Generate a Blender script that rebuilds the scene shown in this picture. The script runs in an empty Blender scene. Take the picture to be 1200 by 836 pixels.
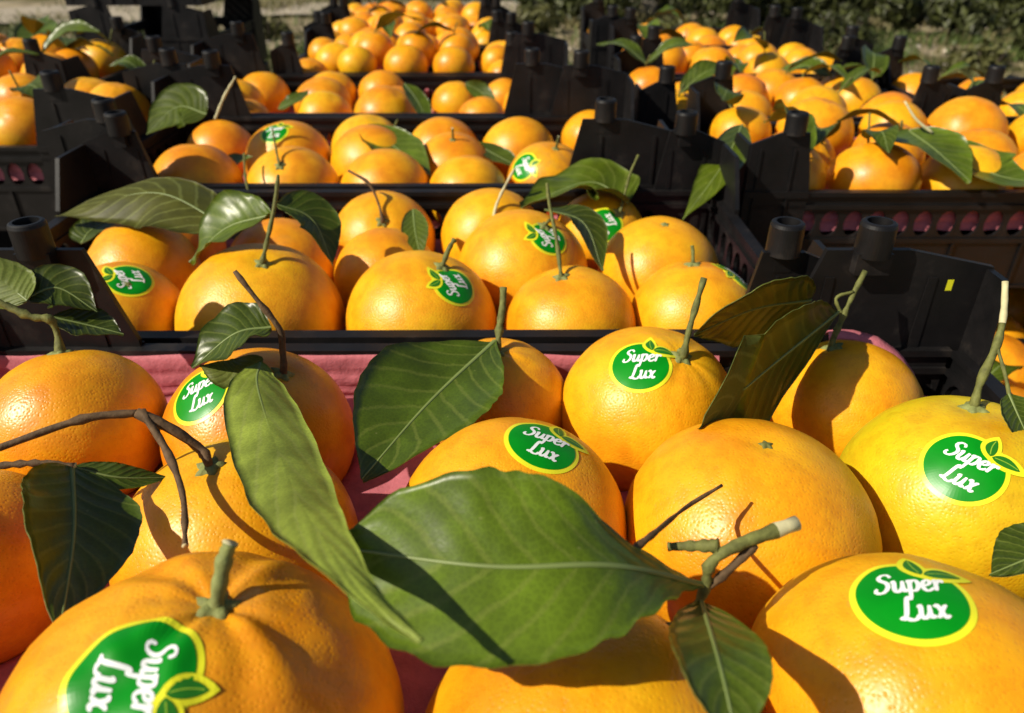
import bpy, bmesh, math, random
from mathutils import Vector, Matrix, noise

# ------------------------------------------------------------------ camera, sky, sun
S = bpy.context.scene
COL = S.collection
TH = math.radians(30.75)          # camera pitch below the horizontal
FPX = 870.0                       # focal length for a 1200 px wide picture
RAIL = 0.75                       # height of the crate rims above the ground
CAM = Vector((0, 0, RAIL + 0.215))
FW = Vector((0, math.cos(TH), -math.sin(TH)))
RT = Vector((1, 0, 0))
UP = Vector((0, math.sin(TH), math.cos(TH)))

cd = bpy.data.cameras.new('camera')
cam = bpy.data.objects.new('camera', cd); COL.objects.link(cam)
cam.location = CAM
cam.rotation_euler = (math.pi/2 - TH, 0, 0)
cd.sensor_width = 36.0
cd.lens = FPX/1200*36
cd.clip_start = 0.01
cd.clip_end = 2000
cd.dof.use_dof = True
cd.dof.focus_distance = 0.30
cd.dof.aperture_fstop = 13.0
S.camera = cam

SUN = Vector((-0.70, -0.30, 0.66)).normalized()
w = bpy.data.worlds.new('World'); S.world = w; w.use_nodes = True
nt = w.node_tree
sky = nt.nodes.new('ShaderNodeTexSky'); sky.sky_type = 'NISHITA'; sky.sun_disc = False
sky.sun_elevation = math.asin(SUN.z)
sky.sun_rotation = math.atan2(SUN.x, SUN.y)
bg = nt.nodes['Background']; bg.inputs['Strength'].default_value = 0.06
nt.links.new(sky.outputs[0], bg.inputs['Color'])
sd = bpy.data.lights.new('sun', 'SUN'); sd.energy = 4.9; sd.angle = math.radians(0.53)
sd.color = (1.0, 0.915, 0.75)
so = bpy.data.objects.new('sun', sd); COL.objects.link(so)
so.rotation_euler = SUN.to_track_quat('Z', 'Y').to_euler()
S.view_settings.view_transform = 'Standard'
S.view_settings.look = 'None'
S.view_settings.exposure = 0.20
S.view_settings.gamma = 1.0
try: S.cycles.max_bounces = 6
except Exception: pass

def at(px, py, z):                # a point of the place seen at (px, py), z metres along the view axis
    return CAM + z*(FW + (px-600)/FPX*RT - (py-418)/FPX*UP)

# ------------------------------------------------------------------ helpers
def tag(o, label=None, cat=None, group=None, kind=None):
    if label: o['label'] = label
    if cat: o['category'] = cat
    if group: o['group'] = group
    if kind: o['kind'] = kind
    return o
def link(name, me, parent=None):
    o = bpy.data.objects.new(name, me); COL.objects.link(o)
    if parent is not None: o.parent = parent
    return o
def empty(name, loc, rz=0):
    o = bpy.data.objects.new(name, None); COL.objects.link(o)
    o.location = loc; o.rotation_euler = (0, 0, rz); o.empty_display_size = .02
    return o
def mesh(name, verts, faces, mats=(), fm=None, smooth=False, uvs=None):
    me = bpy.data.meshes.new(name)
    me.from_pydata([tuple(v) for v in verts], [], faces)
    for m in mats: me.materials.append(m)
    if fm: me.polygons.foreach_set('material_index', fm)
    if smooth: me.polygons.foreach_set('use_smooth', [True]*len(me.polygons))
    if uvs:
        ul = me.uv_layers.new(name='UVMap')
        for lp in me.loops: ul.data[lp.index].uv = uvs[lp.vertex_index]
    me.update()
    return me
class MB:                         # collects simple solids into one mesh
    def __init__(s): s.v = []; s.f = []
    def box(s, a, b, M=None):
        n = len(s.v)
        for z in (a[2], b[2]):
            for x, y in ((a[0],a[1]),(b[0],a[1]),(b[0],b[1]),(a[0],b[1])):
                p = Vector((x,y,z)); s.v.append(M @ p if M else p)
        s.f += [(n,n+3,n+2,n+1),(n+4,n+5,n+6,n+7),(n,n+1,n+5,n+4),(n+1,n+2,n+6,n+5),(n+2,n+3,n+7,n+6),(n+3,n,n+4,n+7)]
    def prism(s, poly, d, M):     # poly in (s, z), pushed d along y
        n = len(s.v); k = len(poly)
        for y in (0, d):
            for a, b in poly: s.v.append(M @ Vector((a, y, b)))
        s.f.append(tuple(range(n, n+k))); s.f.append(tuple(range(n+2*k-1, n+k-1, -1)))
        for i in range(k):
            j = (i+1) % k
            s.f.append((n+i, n+k+i, n+k+j, n+j))
    def lathe(s, prof, M, seg=16):
        n = len(s.v)
        for r, z in prof:
            for i in range(seg):
                a = 2*math.pi*i/seg
                s.v.append(M @ Vector((r*math.cos(a), r*math.sin(a), z)))
        for k in range(len(prof)-1):
            for i in range(seg):
                j = (i+1) % seg
                s.f.append((n+k*seg+i, n+k*seg+j, n+(k+1)*seg+j, n+(k+1)*seg+i))
        s.f.append(tuple(n+i for i in range(seg))[::-1])
        s.f.append(tuple(n+(len(prof)-1)*seg+i for i in range(seg)))
    def mesh(s, name, mats, smooth=False):
        me = mesh(name, s.v, s.f, mats, None, smooth)
        bm = bmesh.new(); bm.from_mesh(me); bmesh.ops.recalc_face_normals(bm, faces=bm.faces); bm.to_mesh(me); bm.free()
        return me
def catmull(pts, n):
    P = [Vector(p) for p in pts]
    if len(P) == 2: return [P[0].lerp(P[1], i/n) for i in range(n+1)]
    P = [2*P[0]-P[1]] + P + [2*P[-1]-P[-2]]
    out = []; segs = len(P)-3
    for i in range(n+1):
        u = i/n*segs; k = min(int(u), segs-1); t = u-k
        a, b, c, d = P[k:k+4]
        out.append(.5*((2*b)+(c-a)*t+(2*a-5*b+4*c-d)*t*t+(3*b-a-3*c+d)*t**3))
    return out
def tube(pts, r0, r1, n=14, seg=8, knobs=0.0, seed=0, flare=0):
    C = catmull(pts, n); v = []; f = []
    side = Vector((.31, .52, .2)).normalized()
    for i, c in enumerate(C):
        t = (C[min(i+1, n)]-C[max(i-1, 0)]).normalized()
        a = t.cross(side).normalized(); b = t.cross(a)
        u = i/n
        r = r0+(r1-r0)*u
        r *= 1+knobs*(noise.noise(Vector((seed*3.1, i*.9, 0)))+.5*max(0, noise.noise(Vector((seed*1.7, i*.37, 5))))*1.6)
        if flare and u < .15: r *= 1+flare*(1-u/.15)
        for k in range(seg):
            an = 2*math.pi*k/seg
            v.append(c+a*math.cos(an)*r+b*math.sin(an)*r)
    for i in range(n):
        for k in range(seg):
            j = (k+1) % seg
            f.append((i*seg+k, i*seg+j, (i+1)*seg+j, (i+1)*seg+k))
    f.append(tuple(range(seg))[::-1]); f.append(tuple(n*seg+k for k in range(seg)))
    return v, f

# ------------------------------------------------------------------ materials
def mat(name):
    m = bpy.data.materials.new(name); m.use_nodes = True
    n = m.node_tree; b = n.nodes['Principled BSDF']
    return m, n, b
def N(n, t, **kw):
    x = n.nodes.new(t)
    for k, v in kw.items():
        if k in x.inputs: x.inputs[k].default_value = v
        else: setattr(x, k, v)
    return x
def ramp(n, stops):
    r = n.nodes.new('ShaderNodeValToRGB'); e = r.color_ramp.elements
    while len(e) > 1: e.remove(e[-1])
    e[0].position = stops[0][0]; e[0].color = (*stops[0][1], 1)
    for p, c in stops[1:]:
        k = e.new(p); k.color = (*c, 1)
    return r
def mixc(n, a, b, fac, mode='MIX'):
    x = n.nodes.new('ShaderNodeMix'); x.data_type = 'RGBA'; x.blend_type = mode
    for s, v in ((6, a), (7, b), (0, fac)):
        if hasattr(v, 'links'): n.links.new(v, x.inputs[s])
        else: x.inputs[s].default_value = v if s == 0 else (*v, 1)
    return x.outputs[2]

def mat_orange():
    m, n, b = mat('orange_skin'); L = n.links.new
    tc = N(n, 'ShaderNodeTexCoord'); oi = N(n, 'ShaderNodeObjectInfo')
    off = N(n, 'ShaderNodeVectorMath', operation='ADD')
    L(tc.outputs['Object'], off.inputs[0])
    sc = N(n, 'ShaderNodeVectorMath', operation='SCALE'); sc.inputs[0].default_value = (3.1, 1.7, 2.3)
    L(oi.outputs['Random'], sc.inputs['Scale']); L(sc.outputs[0], off.inputs[1])
    n1 = N(n, 'ShaderNodeTexNoise', Scale=22.0, Detail=3.0); L(off.outputs[0], n1.inputs['Vector'])
    n2 = N(n, 'ShaderNodeTexNoise', Scale=120.0, Detail=4.0, Roughness=.65); L(off.outputs[0], n2.inputs['Vector'])
    r1 = ramp(n, [(.30, (.84, .66, .8)), (.5, (1, 1, 1)), (.70, (.97, 1.17, 1.2))]); L(n1.outputs[0], r1.inputs[0])
    c = mixc(n, oi.outputs['Color'], r1.outputs[0], 1.0, 'MULTIPLY')
    r2 = ramp(n, [(.40, (.90, .84, .8)), (.52, (1, 1, 1)), (.68, (1.03, 1.08, 1.1))]); L(n2.outputs[0], r2.inputs[0])
    c = mixc(n, c, r2.outputs[0], .8, 'MULTIPLY')
    # oil gland pores
    vo = N(n, 'ShaderNodeTexVoronoi', Scale=720.0, Randomness=.9); vo.feature = 'F1'; L(off.outputs[0], vo.inputs['Vector'])
    rp = ramp(n, [(.0, (.86, .78, .68)), (.28, (1, 1, 1))]); L(vo.outputs['Distance'], rp.inputs[0])
    c = mixc(n, c, rp.outputs[0], .7, 'MULTIPLY')
    # scattered scars and specks with a shape of their own
    n3 = N(n, 'ShaderNodeTexNoise', Scale=64.0, Detail=5.0, Roughness=.7, Distortion=.6); L(off.outputs[0], n3.inputs['Vector'])
    r3 = ramp(n, [(.67, (0, 0, 0)), (.75, (1, 1, 1))]); L(n3.outputs[0], r3.inputs[0])
    ml = N(n, 'ShaderNodeMath', operation='MULTIPLY'); L(r3.outputs[0], ml.inputs[0]); ml.inputs[1].default_value = .45
    c = mixc(n, c, (.38, .20, .05), ml.outputs[0])
    L(c, b.inputs['Base Color'])
    rr = N(n, 'ShaderNodeMapRange'); rr.inputs['To Min'].default_value = .29; rr.inputs['To Max'].default_value = .48
    L(n1.outputs[0], rr.inputs['Value']); L(rr.outputs[0], b.inputs['Roughness'])
    b.inputs['IOR'].default_value = 1.45
    b.inputs['Specular IOR Level'].default_value = .55
    b.inputs['Subsurface Weight'].default_value = .12
    b.inputs['Subsurface Radius'].default_value = (1.0, .35, .08)
    b.inputs['Subsurface Scale'].default_value = .006
    rb = ramp(n, [(.0, (0, 0, 0)), (.30, (.75,)*3), (.6, (1, 1, 1))]); L(vo.outputs['Distance'], rb.inputs[0])
    bu = N(n, 'ShaderNodeBump', Strength=.29, Distance=.00055); L(rb.outputs[0], bu.inputs['Height'])
    bu2 = N(n, 'ShaderNodeBump', Strength=.12, Distance=.0014); L(n2.outputs[0], bu2.inputs['Height'])
    L(bu.outputs[0], bu2.inputs['Normal']); L(bu2.outputs[0], b.inputs['Normal'])
    return m
def mat_plastic():
    m, n, b = mat('black_plastic'); L = n.links.new
    tc = N(n, 'ShaderNodeTexCoord')
    n1 = N(n, 'ShaderNodeTexNoise', Scale=35.0, Detail=6.0, Roughness=.65); L(tc.outputs['Object'], n1.inputs['Vector'])
    n2 = N(n, 'ShaderNodeTexNoise', Scale=9.0, Detail=2.0); L(tc.outputs['Object'], n2.inputs['Vector'])
    r = ramp(n, [(.33, (.0045, .0045, .005)), (.58, (.009, .008, .0085)), (.78, (.034, .028, .024))])
    mx = N(n, 'ShaderNodeMath', operation='ADD'); L(n1.outputs[0], mx.inputs[0])
    m2 = N(n, 'ShaderNodeMath', operation='MULTIPLY_ADD'); L(n2.outputs[0], m2.inputs[0]); m2.inputs[1].default_value = .5; m2.inputs[2].default_value = -.25
    L(m2.outputs[0], mx.inputs[1]); L(mx.outputs[0], r.inputs[0]); L(r.outputs[0], b.inputs['Base Color'])
    rr = N(n, 'ShaderNodeMapRange'); rr.inputs['To Min'].default_value = .34; rr.inputs['To Max'].default_value = .62
    L(mx.outputs[0], rr.inputs['Value']); L(rr.outputs[0], b.inputs['Roughness'])
    b.inputs['Specular IOR Level'].default_value = .32
    bu = N(n, 'ShaderNodeBump', Strength=.25, Distance=.0008); L(n1.outputs[0], bu.inputs['Height']); L(bu.outputs[0], b.inputs['Normal'])
    return m
def mat_simple(name, col, rough=.5, var=.15, scale=60.0, bump=.1, bd=.0005, spec=.5, trans=0):
    m, n, b = mat(name); L = n.links.new
    tc = N(n, 'ShaderNodeTexCoord')
    n1 = N(n, 'ShaderNodeTexNoise', Scale=scale, Detail=5.0, Roughness=.6); L(tc.outputs['Object'], n1.inputs['Vector'])
    lo = tuple(c*(1-var) for c in col); hi = tuple(min(1, c*(1+var)) for c in col)
    r = ramp(n, [(.3, lo), (.7, hi)]); L(n1.outputs[0], r.inputs[0]); L(r.outputs[0], b.inputs['Base Color'])
    b.inputs['Roughness'].default_value = rough
    b.inputs['Specular IOR Level'].default_value = spec
    if bump:
        bu = N(n, 'ShaderNodeBump', Strength=bump, Distance=bd); L(n1.outputs[0], bu.inputs['Height']); L(bu.outputs[0], b.inputs['Normal'])
    return m
def mat_leaf(name, col, vein, rough, spec, trans):
    m, n, b = mat(name); L = n.links.new
    uv = N(n, 'ShaderNodeTexCoord'); oi = N(n, 'ShaderNodeObjectInfo')
    sp = N(n, 'ShaderNodeSeparateXYZ'); L(uv.outputs['UV'], sp.inputs[0])
    ab = N(n, 'ShaderNodeMath', operation='ABSOLUTE'); L(sp.outputs[1], ab.inputs[0])
    # side veins leave the midrib at a slant: phase = u*k - |v|*k2
    m1 = N(n, 'ShaderNodeMath', operation='MULTIPLY'); L(sp.outputs[0], m1.inputs[0]); m1.inputs[1].default_value = 58.0
    m2 = N(n, 'ShaderNodeMath', operation='MULTIPLY_ADD'); L(ab.outputs[0], m2.inputs[0]); m2.inputs[1].default_value = -13.0
    L(m1.outputs[0], m2.inputs[2])
    tn = N(n, 'ShaderNodeTexNoise', Scale=90.0, Detail=4.0, Roughness=.6); L(uv.outputs['Object'], tn.inputs['Vector'])
    m3 = N(n, 'ShaderNodeMath', operation='MULTIPLY_ADD'); L(tn.outputs[0], m3.inputs[0]); m3.inputs[1].default_value = 3.0; L(m2.outputs[0], m3.inputs[2])
    si = N(n, 'ShaderNodeMath', operation='SINE'); L(m3.outputs[0], si.inputs[0])
    rv = ramp(n, [(.86, (0, 0, 0)), (.99, (1, 1, 1))])
    mr = N(n, 'ShaderNodeMapRange'); mr.inputs['From Min'].default_value = -1; L(si.outputs[0], mr.inputs['Value']); L(mr.outputs[0], rv.inputs[0])
    big = N(n, 'ShaderNodeTexNoise', Scale=32.0, Detail=3.0); L(uv.outputs['Object'], big.inputs['Vector'])
    r = ramp(n, [(.3, tuple(c*.72 for c in col)), (.7, tuple(c*1.3 for c in col))]); L(big.outputs[0], r.inputs[0])
    rf = ramp(n, [(.42, (.86,)*3), (.62, (1.1,)*3)]); L(tn.outputs[0], rf.inputs[0])
    c = mixc(n, r.outputs[0], rf.outputs[0], 1.0, 'MULTIPLY')
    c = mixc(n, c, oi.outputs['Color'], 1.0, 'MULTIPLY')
    fv = N(n, 'ShaderNodeMath', operation='MULTIPLY'); L(rv.outputs[0], fv.inputs[0]); fv.inputs[1].default_value = .34
    c = mixc(n, c, vein, fv.outputs[0])
    # fine net of veinlets
    vn = N(n, 'ShaderNodeTexVoronoi', Scale=520.0); vn.feature = 'DISTANCE_TO_EDGE'; L(uv.outputs['Object'], vn.inputs['Vector'])
    rn = ramp(n, [(.02, (1.25,)*3), (.14, (.97,)*3)]); L(vn.outputs['Distance'], rn.inputs[0])
    c = mixc(n, c, rn.outputs[0], .8, 'MULTIPLY')
    # tiny pale specks
    vo = N(n, 'ShaderNodeTexNoise', Scale=260.0, Detail=2.0); L(uv.outputs['Object'], vo.inputs['Vector'])
    rs = ramp(n, [(.74, (0, 0, 0)), (.80, (1, 1, 1))]); L(vo.outputs[0], rs.inputs[0])
    fs = N(n, 'ShaderNodeMath', operation='MULTIPLY'); L(rs.outputs[0], fs.inputs[0]); fs.inputs[1].default_value = .4
    c = mixc(n, c, (.3, .3, .1), fs.outputs[0])
    L(c, b.inputs['Base Color'])
    b.inputs['Roughness'].default_value = rough
    b.inputs['Specular IOR Level'].default_value = spec
    ad = N(n, 'ShaderNodeMath', operation='ADD'); L(tn.outputs[0], ad.inputs[0]); L(mr.outputs[0], ad.inputs[1])
    bu = N(n, 'ShaderNodeBump', Strength=.28, Distance=.0006); L(ad.outputs[0], bu.inputs['Height']); L(bu.outputs[0], b.inputs['Normal'])
    tr = N(n, 'ShaderNodeBsdfTranslucent'); tr.inputs['Color'].default_value = (.28, .34, .03, 1)
    mx = N(n, 'ShaderNodeMixShader'); mx.inputs[0].default_value = trans
    L(b.outputs[0], mx.inputs[1]); L(tr.outputs[0], mx.inputs[2])
    L(mx.outputs[0], n.nodes['Material Output'].inputs['Surface'])
    return m

M_OR = mat_orange()
M_OR2 = M_OR.copy(); M_OR2.name = 'blemished_orange_skin'
for q_ in M_OR2.node_tree.nodes:
    if q_.type == 'VALTORGB' and abs(q_.color_ramp.elements[0].position-.67) < .001: q_.color_ramp.elements[0].position = .52; q_.color_ramp.elements[1].position = .70
    if q_.type == 'TEX_NOISE' and abs(q_.inputs['Scale'].default_value-64) < .1: q_.inputs['Scale'].default_value = 30.0
M_PL = mat_plastic()
M_PINK = mat_simple('pink_paper', (.50, .145, .175), .7, .22, 75.0, .7, .0022, .3)
M_LT = mat_leaf('leaf_top', (.062, .094, .006), (.17, .20, .035), .36, .42, .10)
M_LB = mat_leaf('leaf_underside', (.135, .165, .030), (.24, .27, .07), .5, .3, .18)
M_RIB = mat_simple('leaf_midrib', (.17, .22, .06), .5, .1)
M_TWIG = mat_simple('twig_bark', (.13, .135, .035), .7, .45, 240.0, .6, .0012, .3)
M_TWIGB = mat_simple('brown_twig_bark', (.11, .065, .03), .75, .45, 240.0, .6, .0012, .3)
M_CUT = mat_simple('cut_wood', (.55, .50, .28), .7, .15, 300.0)
M_CAL = mat_simple('calyx', (.20, .22, .07), .7, .35, 260.0, .5, .001, .3)
M_SY = mat_simple('sticker_yellow', (.80, .78, .02), .35, .03, 40.0, 0)
M_SG = mat_simple('sticker_green', (.0, .24, .006), .36, .10, 90.0, .12, .0006, .4)
M_SD = mat_simple('sticker_dark_green', (.02, .17, .01), .32, .1, 40.0, 0)
M_SV = mat_simple('sticker_vein', (.25, .45, .03), .32, .05, 40.0, 0)
M_SW = mat_simple('sticker_white', (.85, .86, .85), .35, .02, 40.0, 0)
M_WOOD = mat_simple('grey_wood', (.24, .18, .12), .8, .3, 14.0, .5, .002, .2)

# ------------------------------------------------------------------ setting: ground
def mat_ground():
    m, n, b = mat('dry_soil'); L = n.links.new
    tc = N(n, 'ShaderNodeTexCoord')
    n1 = N(n, 'ShaderNodeTexNoise', Scale=.9, Detail=6.0, Roughness=.6); L(tc.outputs['Object'], n1.inputs['Vector'])
    n2 = N(n, 'ShaderNodeTexNoise', Scale=9.0, Detail=6.0, Roughness=.7); L(tc.outputs['Object'], n2.inputs['Vector'])
    r1 = ramp(n, [(.38, (.07, .075, .02)), (.46, (.20, .165, .09)), (.60, (.40, .33, .22))]); L(n1.outputs[0], r1.inputs[0])
    r2 = ramp(n, [(.3, (.55,)*3), (.7, (1.15,)*3)]); L(n2.outputs[0], r2.inputs[0])
    c = mixc(n, r1.outputs[0], r2.outputs[0], 1.0, 'MULTIPLY'); L(c, b.inputs['Base Color'])
    b.inputs['Roughness'].default_value = .95; b.inputs['Specular IOR Level'].default_value = .1
    bu = N(n, 'ShaderNodeBump', Strength=.8, Distance=.05); L(n2.outputs[0], bu.inputs['Height']); L(bu.outputs[0], b.inputs['Normal'])
    return m
gv = []; gf = []
xs = [-120, -60, -30] + [-14+i*.5 for i in range(57)] + [30, 60, 120]
ys = [-60, -20, -6] + [-2+i*.5 for i in range(50)] + [40, 80, 160]
for y in ys:
    for x in xs:
        gv.append((x, y, .07*noise.noise(Vector((x*.35, y*.35, 4.2))) + .03*noise.noise(Vector((x*1.3, y*1.3, 1))) - .05 if abs(x) < 13 and y > 2.2 else -.03))
nx = len(xs)
for j in range(len(ys)-1):
    for i in range(nx-1): gf.append((j*nx+i, j*nx+i+1, (j+1)*nx+i+1, (j+1)*nx+i))
ground = link('ground', mesh('ground', gv, gf, [mat_ground()], None, True)); tag(ground, kind='structure')
def gz(x, y): return .07*noise.noise(Vector((x*.35, y*.35, 4.2))) + .03*noise.noise(Vector((x*1.3, y*1.3, 1))) - .05

# dirt track crossing behind the crates
tv = []; tf = []
for i in range(33):
    x = -14 + i*.5
    for k, dy in enumerate((0, .45, .9, 1.35, 1.8)):
        y = 9.2 + .12*x + dy + .15*math.sin(x*1.7+k)
        tv.append((x, y, gz(x, y) + .035 + (.01 if k in (1, 3) else .0)))
for i in range(32):
    for k in range(4): tf.append((i*5+k, (i+1)*5+k, (i+1)*5+k+1, i*5+k+1))
track = link('dirt_track', mesh('dirt_track', tv, tf, [mat_simple('track_dust', (.36, .31, .24), .95, .18, 3.0, .6, .03, .1)], None, True)); tag(track, kind='structure')

# ------------------------------------------------------------------ weeds, bushes, trees beyond
def mat_green(name, col, var=.4, trans=.15):
    m, n, b = mat(name); L = n.links.new
    g = N(n, 'ShaderNodeNewGeometry')
    r = ramp(n, [(0, tuple(c*(1-var) for c in col)), (1, tuple(c*(1+var) for c in col))])
    L(g.outputs['Random Per Island'], r.inputs[0]); L(r.outputs[0], b.inputs['Base Color'])
    b.inputs['Roughness'].default_value = .5; b.inputs['Specular IOR Level'].default_value = .35
    tr = N(n, 'ShaderNodeBsdfTranslucent'); L(r.outputs[0], tr.inputs['Color'])
    mx = N(n, 'ShaderNodeMixShader'); mx.inputs[0].default_value = trans
    L(b.outputs[0], mx.inputs[1]); L(tr.outputs[0], mx.inputs[2]); L(mx.outputs[0], n.nodes['Material Output'].inputs['Surface'])
    return m
M_TREE = mat_green('tree_foliage', (.052, .060, .016), .75)
M_BUSH = mat_green('bush_foliage', (.11, .11, .035), .6)
M_DRY = mat_green('dry_grass', (.24, .21, .10), .35)
M_GRASS = mat_green('green_weed', (.085, .12, .03), .4)
M_BARK = mat_simple('tree_bark', (.10, .08, .06), .9, .35, 18.0, .8, .02, .1)

def leaf_cloud(rng, blobs, n, size, flat=.6):
    v = []; f = []
    for _ in range(n):
        c, r = rng.choice(blobs)
        while True:
            d = Vector((rng.uniform(-1,1), rng.uniform(-1,1), rng.uniform(-1,1)))
            if .05 < d.length < 1: break
        d = d.normalized()*(d.length**.45)
        p = c + Vector((d.x*r, d.y*r, d.z*r*.85))
        if p.z < .02: p.z = rng.uniform(.01, .12)
        nn = (d*.7 + Vector((rng.uniform(-1,1), rng.uniform(-1,1), rng.uniform(-.3,1)))).normalized()
        a = nn.cross(Vector((rng.uniform(-1,1), rng.uniform(-1,1), rng.uniform(-1,1)))).normalized(); b = nn.cross(a)
        s = size*rng.uniform(.6, 1.3); k = len(v)
        v += [p-a*s, p+b*s*.42+nn*s*.12, p+a*s, p-b*s*.42+nn*s*.12]
        f.append((k, k+1, k+2, k+3))
    return v, f
def make_tree(x, y, rad, h, seed, label):
    rng = random.Random(seed)
    z0 = gz(x, y)
    t = empty('orange_tree', (x, y, z0)); tag(t, label, 'tree', 'orange trees beyond the crates')
    tb = []; fb = []
    v, f = tube([(0,0,-.1), (.03,.02,.35), (-.02,.03,.8)], .11, .07, 8, 9, .2, seed); tb += v; fb += f
    for k in range(6):
        a = k*1.05+rng.uniform(-.3,.3); k0 = len(tb)
        v, f = tube([(0,0,.45+.05*k), (math.cos(a)*rad*.3, math.sin(a)*rad*.3, h*.45), (math.cos(a)*rad*.62, math.sin(a)*rad*.62, h*.55+.1*k)], .05, .018, 8, 7, .2, seed+k)
        tb += v; fb += [tuple(i+k0 for i in q) for q in f]
    link('trunk', mesh('trunk', tb, fb, [M_BARK], None, True), t)
    blobs = []
    for k in range(34):
        a = rng.uniform(0, 6.283); rr = rad*math.sqrt(rng.uniform(.12, 1)); zz = rng.uniform(.22, h*.92)
        rr *= (1.0 if zz < h*.55 else max(.25, 1-(zz-h*.55)/(h*.5)))
        blobs.append((Vector((math.cos(a)*rr, math.sin(a)*rr, zz)), rng.uniform(.26, .46)))
    for k in range(26):                                   # skirts that hang to the ground
        a = rng.uniform(math.pi, 2*math.pi) if k < 18 else rng.uniform(0, 6.283)
        rr = rad*rng.uniform(.75, 1.05)
        blobs.append((Vector((math.cos(a)*rr, math.sin(a)*rr, rng.uniform(.12, .42))), rng.uniform(.16, .3)))
    v, f = leaf_cloud(rng, blobs, 15000, .055)
    link('crown', mesh('crown', v, f, [M_TREE]), t)
    return t
make_tree(1.75, 9.5, 1.5, 2.5, 11, 'leafy orange tree standing between two others beyond the crates')
make_tree(4.3, 9.1, 1.6, 2.7, 12, 'broad dark orange tree with skirts touching the sandy weedy ground')
make_tree(7.2, 9.4, 1.6, 2.6, 13, 'orange tree at the far end of the tree line')
make_tree(-.9, 12.4, 1.5, 2.4, 14, 'orange tree standing behind the dirt track')

def make_bush(x, y, r, seed, m, label, size=.035, n=900):
    rng = random.Random(seed); t = empty('bush', (x, y, gz(x, y))); tag(t, label, 'bush', 'low bushes on the dry ground')
    blobs = [(Vector((rng.uniform(-.6,.6)*r, rng.uniform(-.5,.5)*r, rng.uniform(.2,.7)*r)), r*rng.uniform(.35,.6)) for _ in range(7)]
    v, f = leaf_cloud(rng, blobs, n, size); link('foliage', mesh('foliage', v, f, [m]), t)
    sv = []; sf = []
    for k in range(5):
        k0 = len(sv); a = k*1.26
        v, f = tube([(0,0,-.03), (math.cos(a)*r*.3, math.sin(a)*r*.3, r*.4), (math.cos(a)*r*.5, math.sin(a)*r*.5, r*.75)], .012, .005, 5, 5)
        sv += v; sf += [tuple(i+k0 for i in q) for q in f]
    link('stem', mesh('stem', sv, sf, [M_BARK], None, True), t)
bl = [(1.15,6.6,.30,M_BUSH,'round green bush in front of the leafy orange tree'),(2.0,5.9,.22,M_BUSH,'small olive bush on pale sand near the crates'),
      (2.75,6.7,.34,M_TREE,'dark green bush beside the broad orange tree'),(3.3,5.5,.26,M_BUSH,'olive bush on the sandy patch'),
      (4.2,6.2,.28,M_TREE,'dark bush growing out of dry grass'),(-2.3,7.6,.24,M_BUSH,'lone bush by the dirt track'),
      (.2,8.1,.26,M_BUSH,'bush at the edge of the dirt track'),(-.5,6.2,.16,M_BUSH,'tiny bush among dry weeds behind the crates')]
for i, (x, y, r, m, lb) in enumerate(bl): make_bush(x, y, r, 40+i, m, lb)

def weeds(name, label, cat, m, seed, n, hgt, clumps):
    rng = random.Random(seed); v = []; f = []
    for _ in range(n):
        if clumps and rng.random() < .8:
            cx, cy, cr = clumps[rng.randrange(len(clumps))]
            x = rng.gauss(cx, cr); y = rng.gauss(cy, cr)
        else: x = rng.uniform(-6, 8); y = rng.uniform(3.6, 12)
        if y < 3.2: continue
        z = gz(x, y)-.01; a = rng.uniform(0, 6.283); h = hgt*rng.uniform(.4, 1.3); ww = .006+.004*rng.random()
        lean = Vector((rng.gauss(0,.35), rng.gauss(0,.35), 1))*h; d = Vector((math.cos(a), math.sin(a), 0))*ww
        p = Vector((x, y, z)); k = len(v)
        v += [p-d, p+d, p+lean*.55+d*.8, p+lean*.55-d*.8, p+lean+Vector((lean.x*.4, lean.y*.4, -.02))]
        f += [(k, k+1, k+2, k+3), (k+3, k+2, k+4)]
    o = link(name, mesh(name, v, f, [m])); tag(o, label, cat, None, 'stuff')
rng = random.Random(5)
cl1 = [(rng.uniform(-5, 8), rng.uniform(4, 11), rng.uniform(.1, .35)) for _ in range(70)]
cl2 = [(rng.uniform(-5, 8), rng.uniform(4, 9.5), rng.uniform(.1, .3)) for _ in range(60)]
weeds('dry_grass', 'pale dry grass scattered over the sandy ground', 'grass', M_DRY, 1, 16000, .13, cl1)
weeds('weeds', 'low green weeds scattered over the sandy ground', 'weeds', M_GRASS, 2, 20000, .12, cl2)
sv = []; sf = []
for _ in range(700):                                      # pale stones lying about
    x = rng.uniform(-5, 8); y = rng.uniform(3.8, 10); r = rng.uniform(.012, .05)*(1.6 if rng.random() < .08 else 1); k = len(sv); z = gz(x, y)
    sv += [Vector((x+r*math.cos(i*1.047)*rng.uniform(.7,1.2), y+r*math.sin(i*1.047)*rng.uniform(.7,1.2), z-.01)) for i in range(6)]
    sv += [Vector((x+r*.6*math.cos(i*1.047+.3), y+r*.6*math.sin(i*1.047+.3), z+r*rng.uniform(.35,.6))) for i in range(6)]
    sf += [(k+i, k+(i+1)%6, k+6+(i+1)%6, k+6+i) for i in range(6)] + [tuple(k+6+i for i in range(6))]
o = link('stones', mesh('stones', sv, sf, [mat_simple('pale_stone', (.42,.37,.30), .9, .3, 8.0, .3, .01, .1)])); tag(o, 'pale small stones strewn over the dry soil', 'stones', None, 'stuff')

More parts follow.
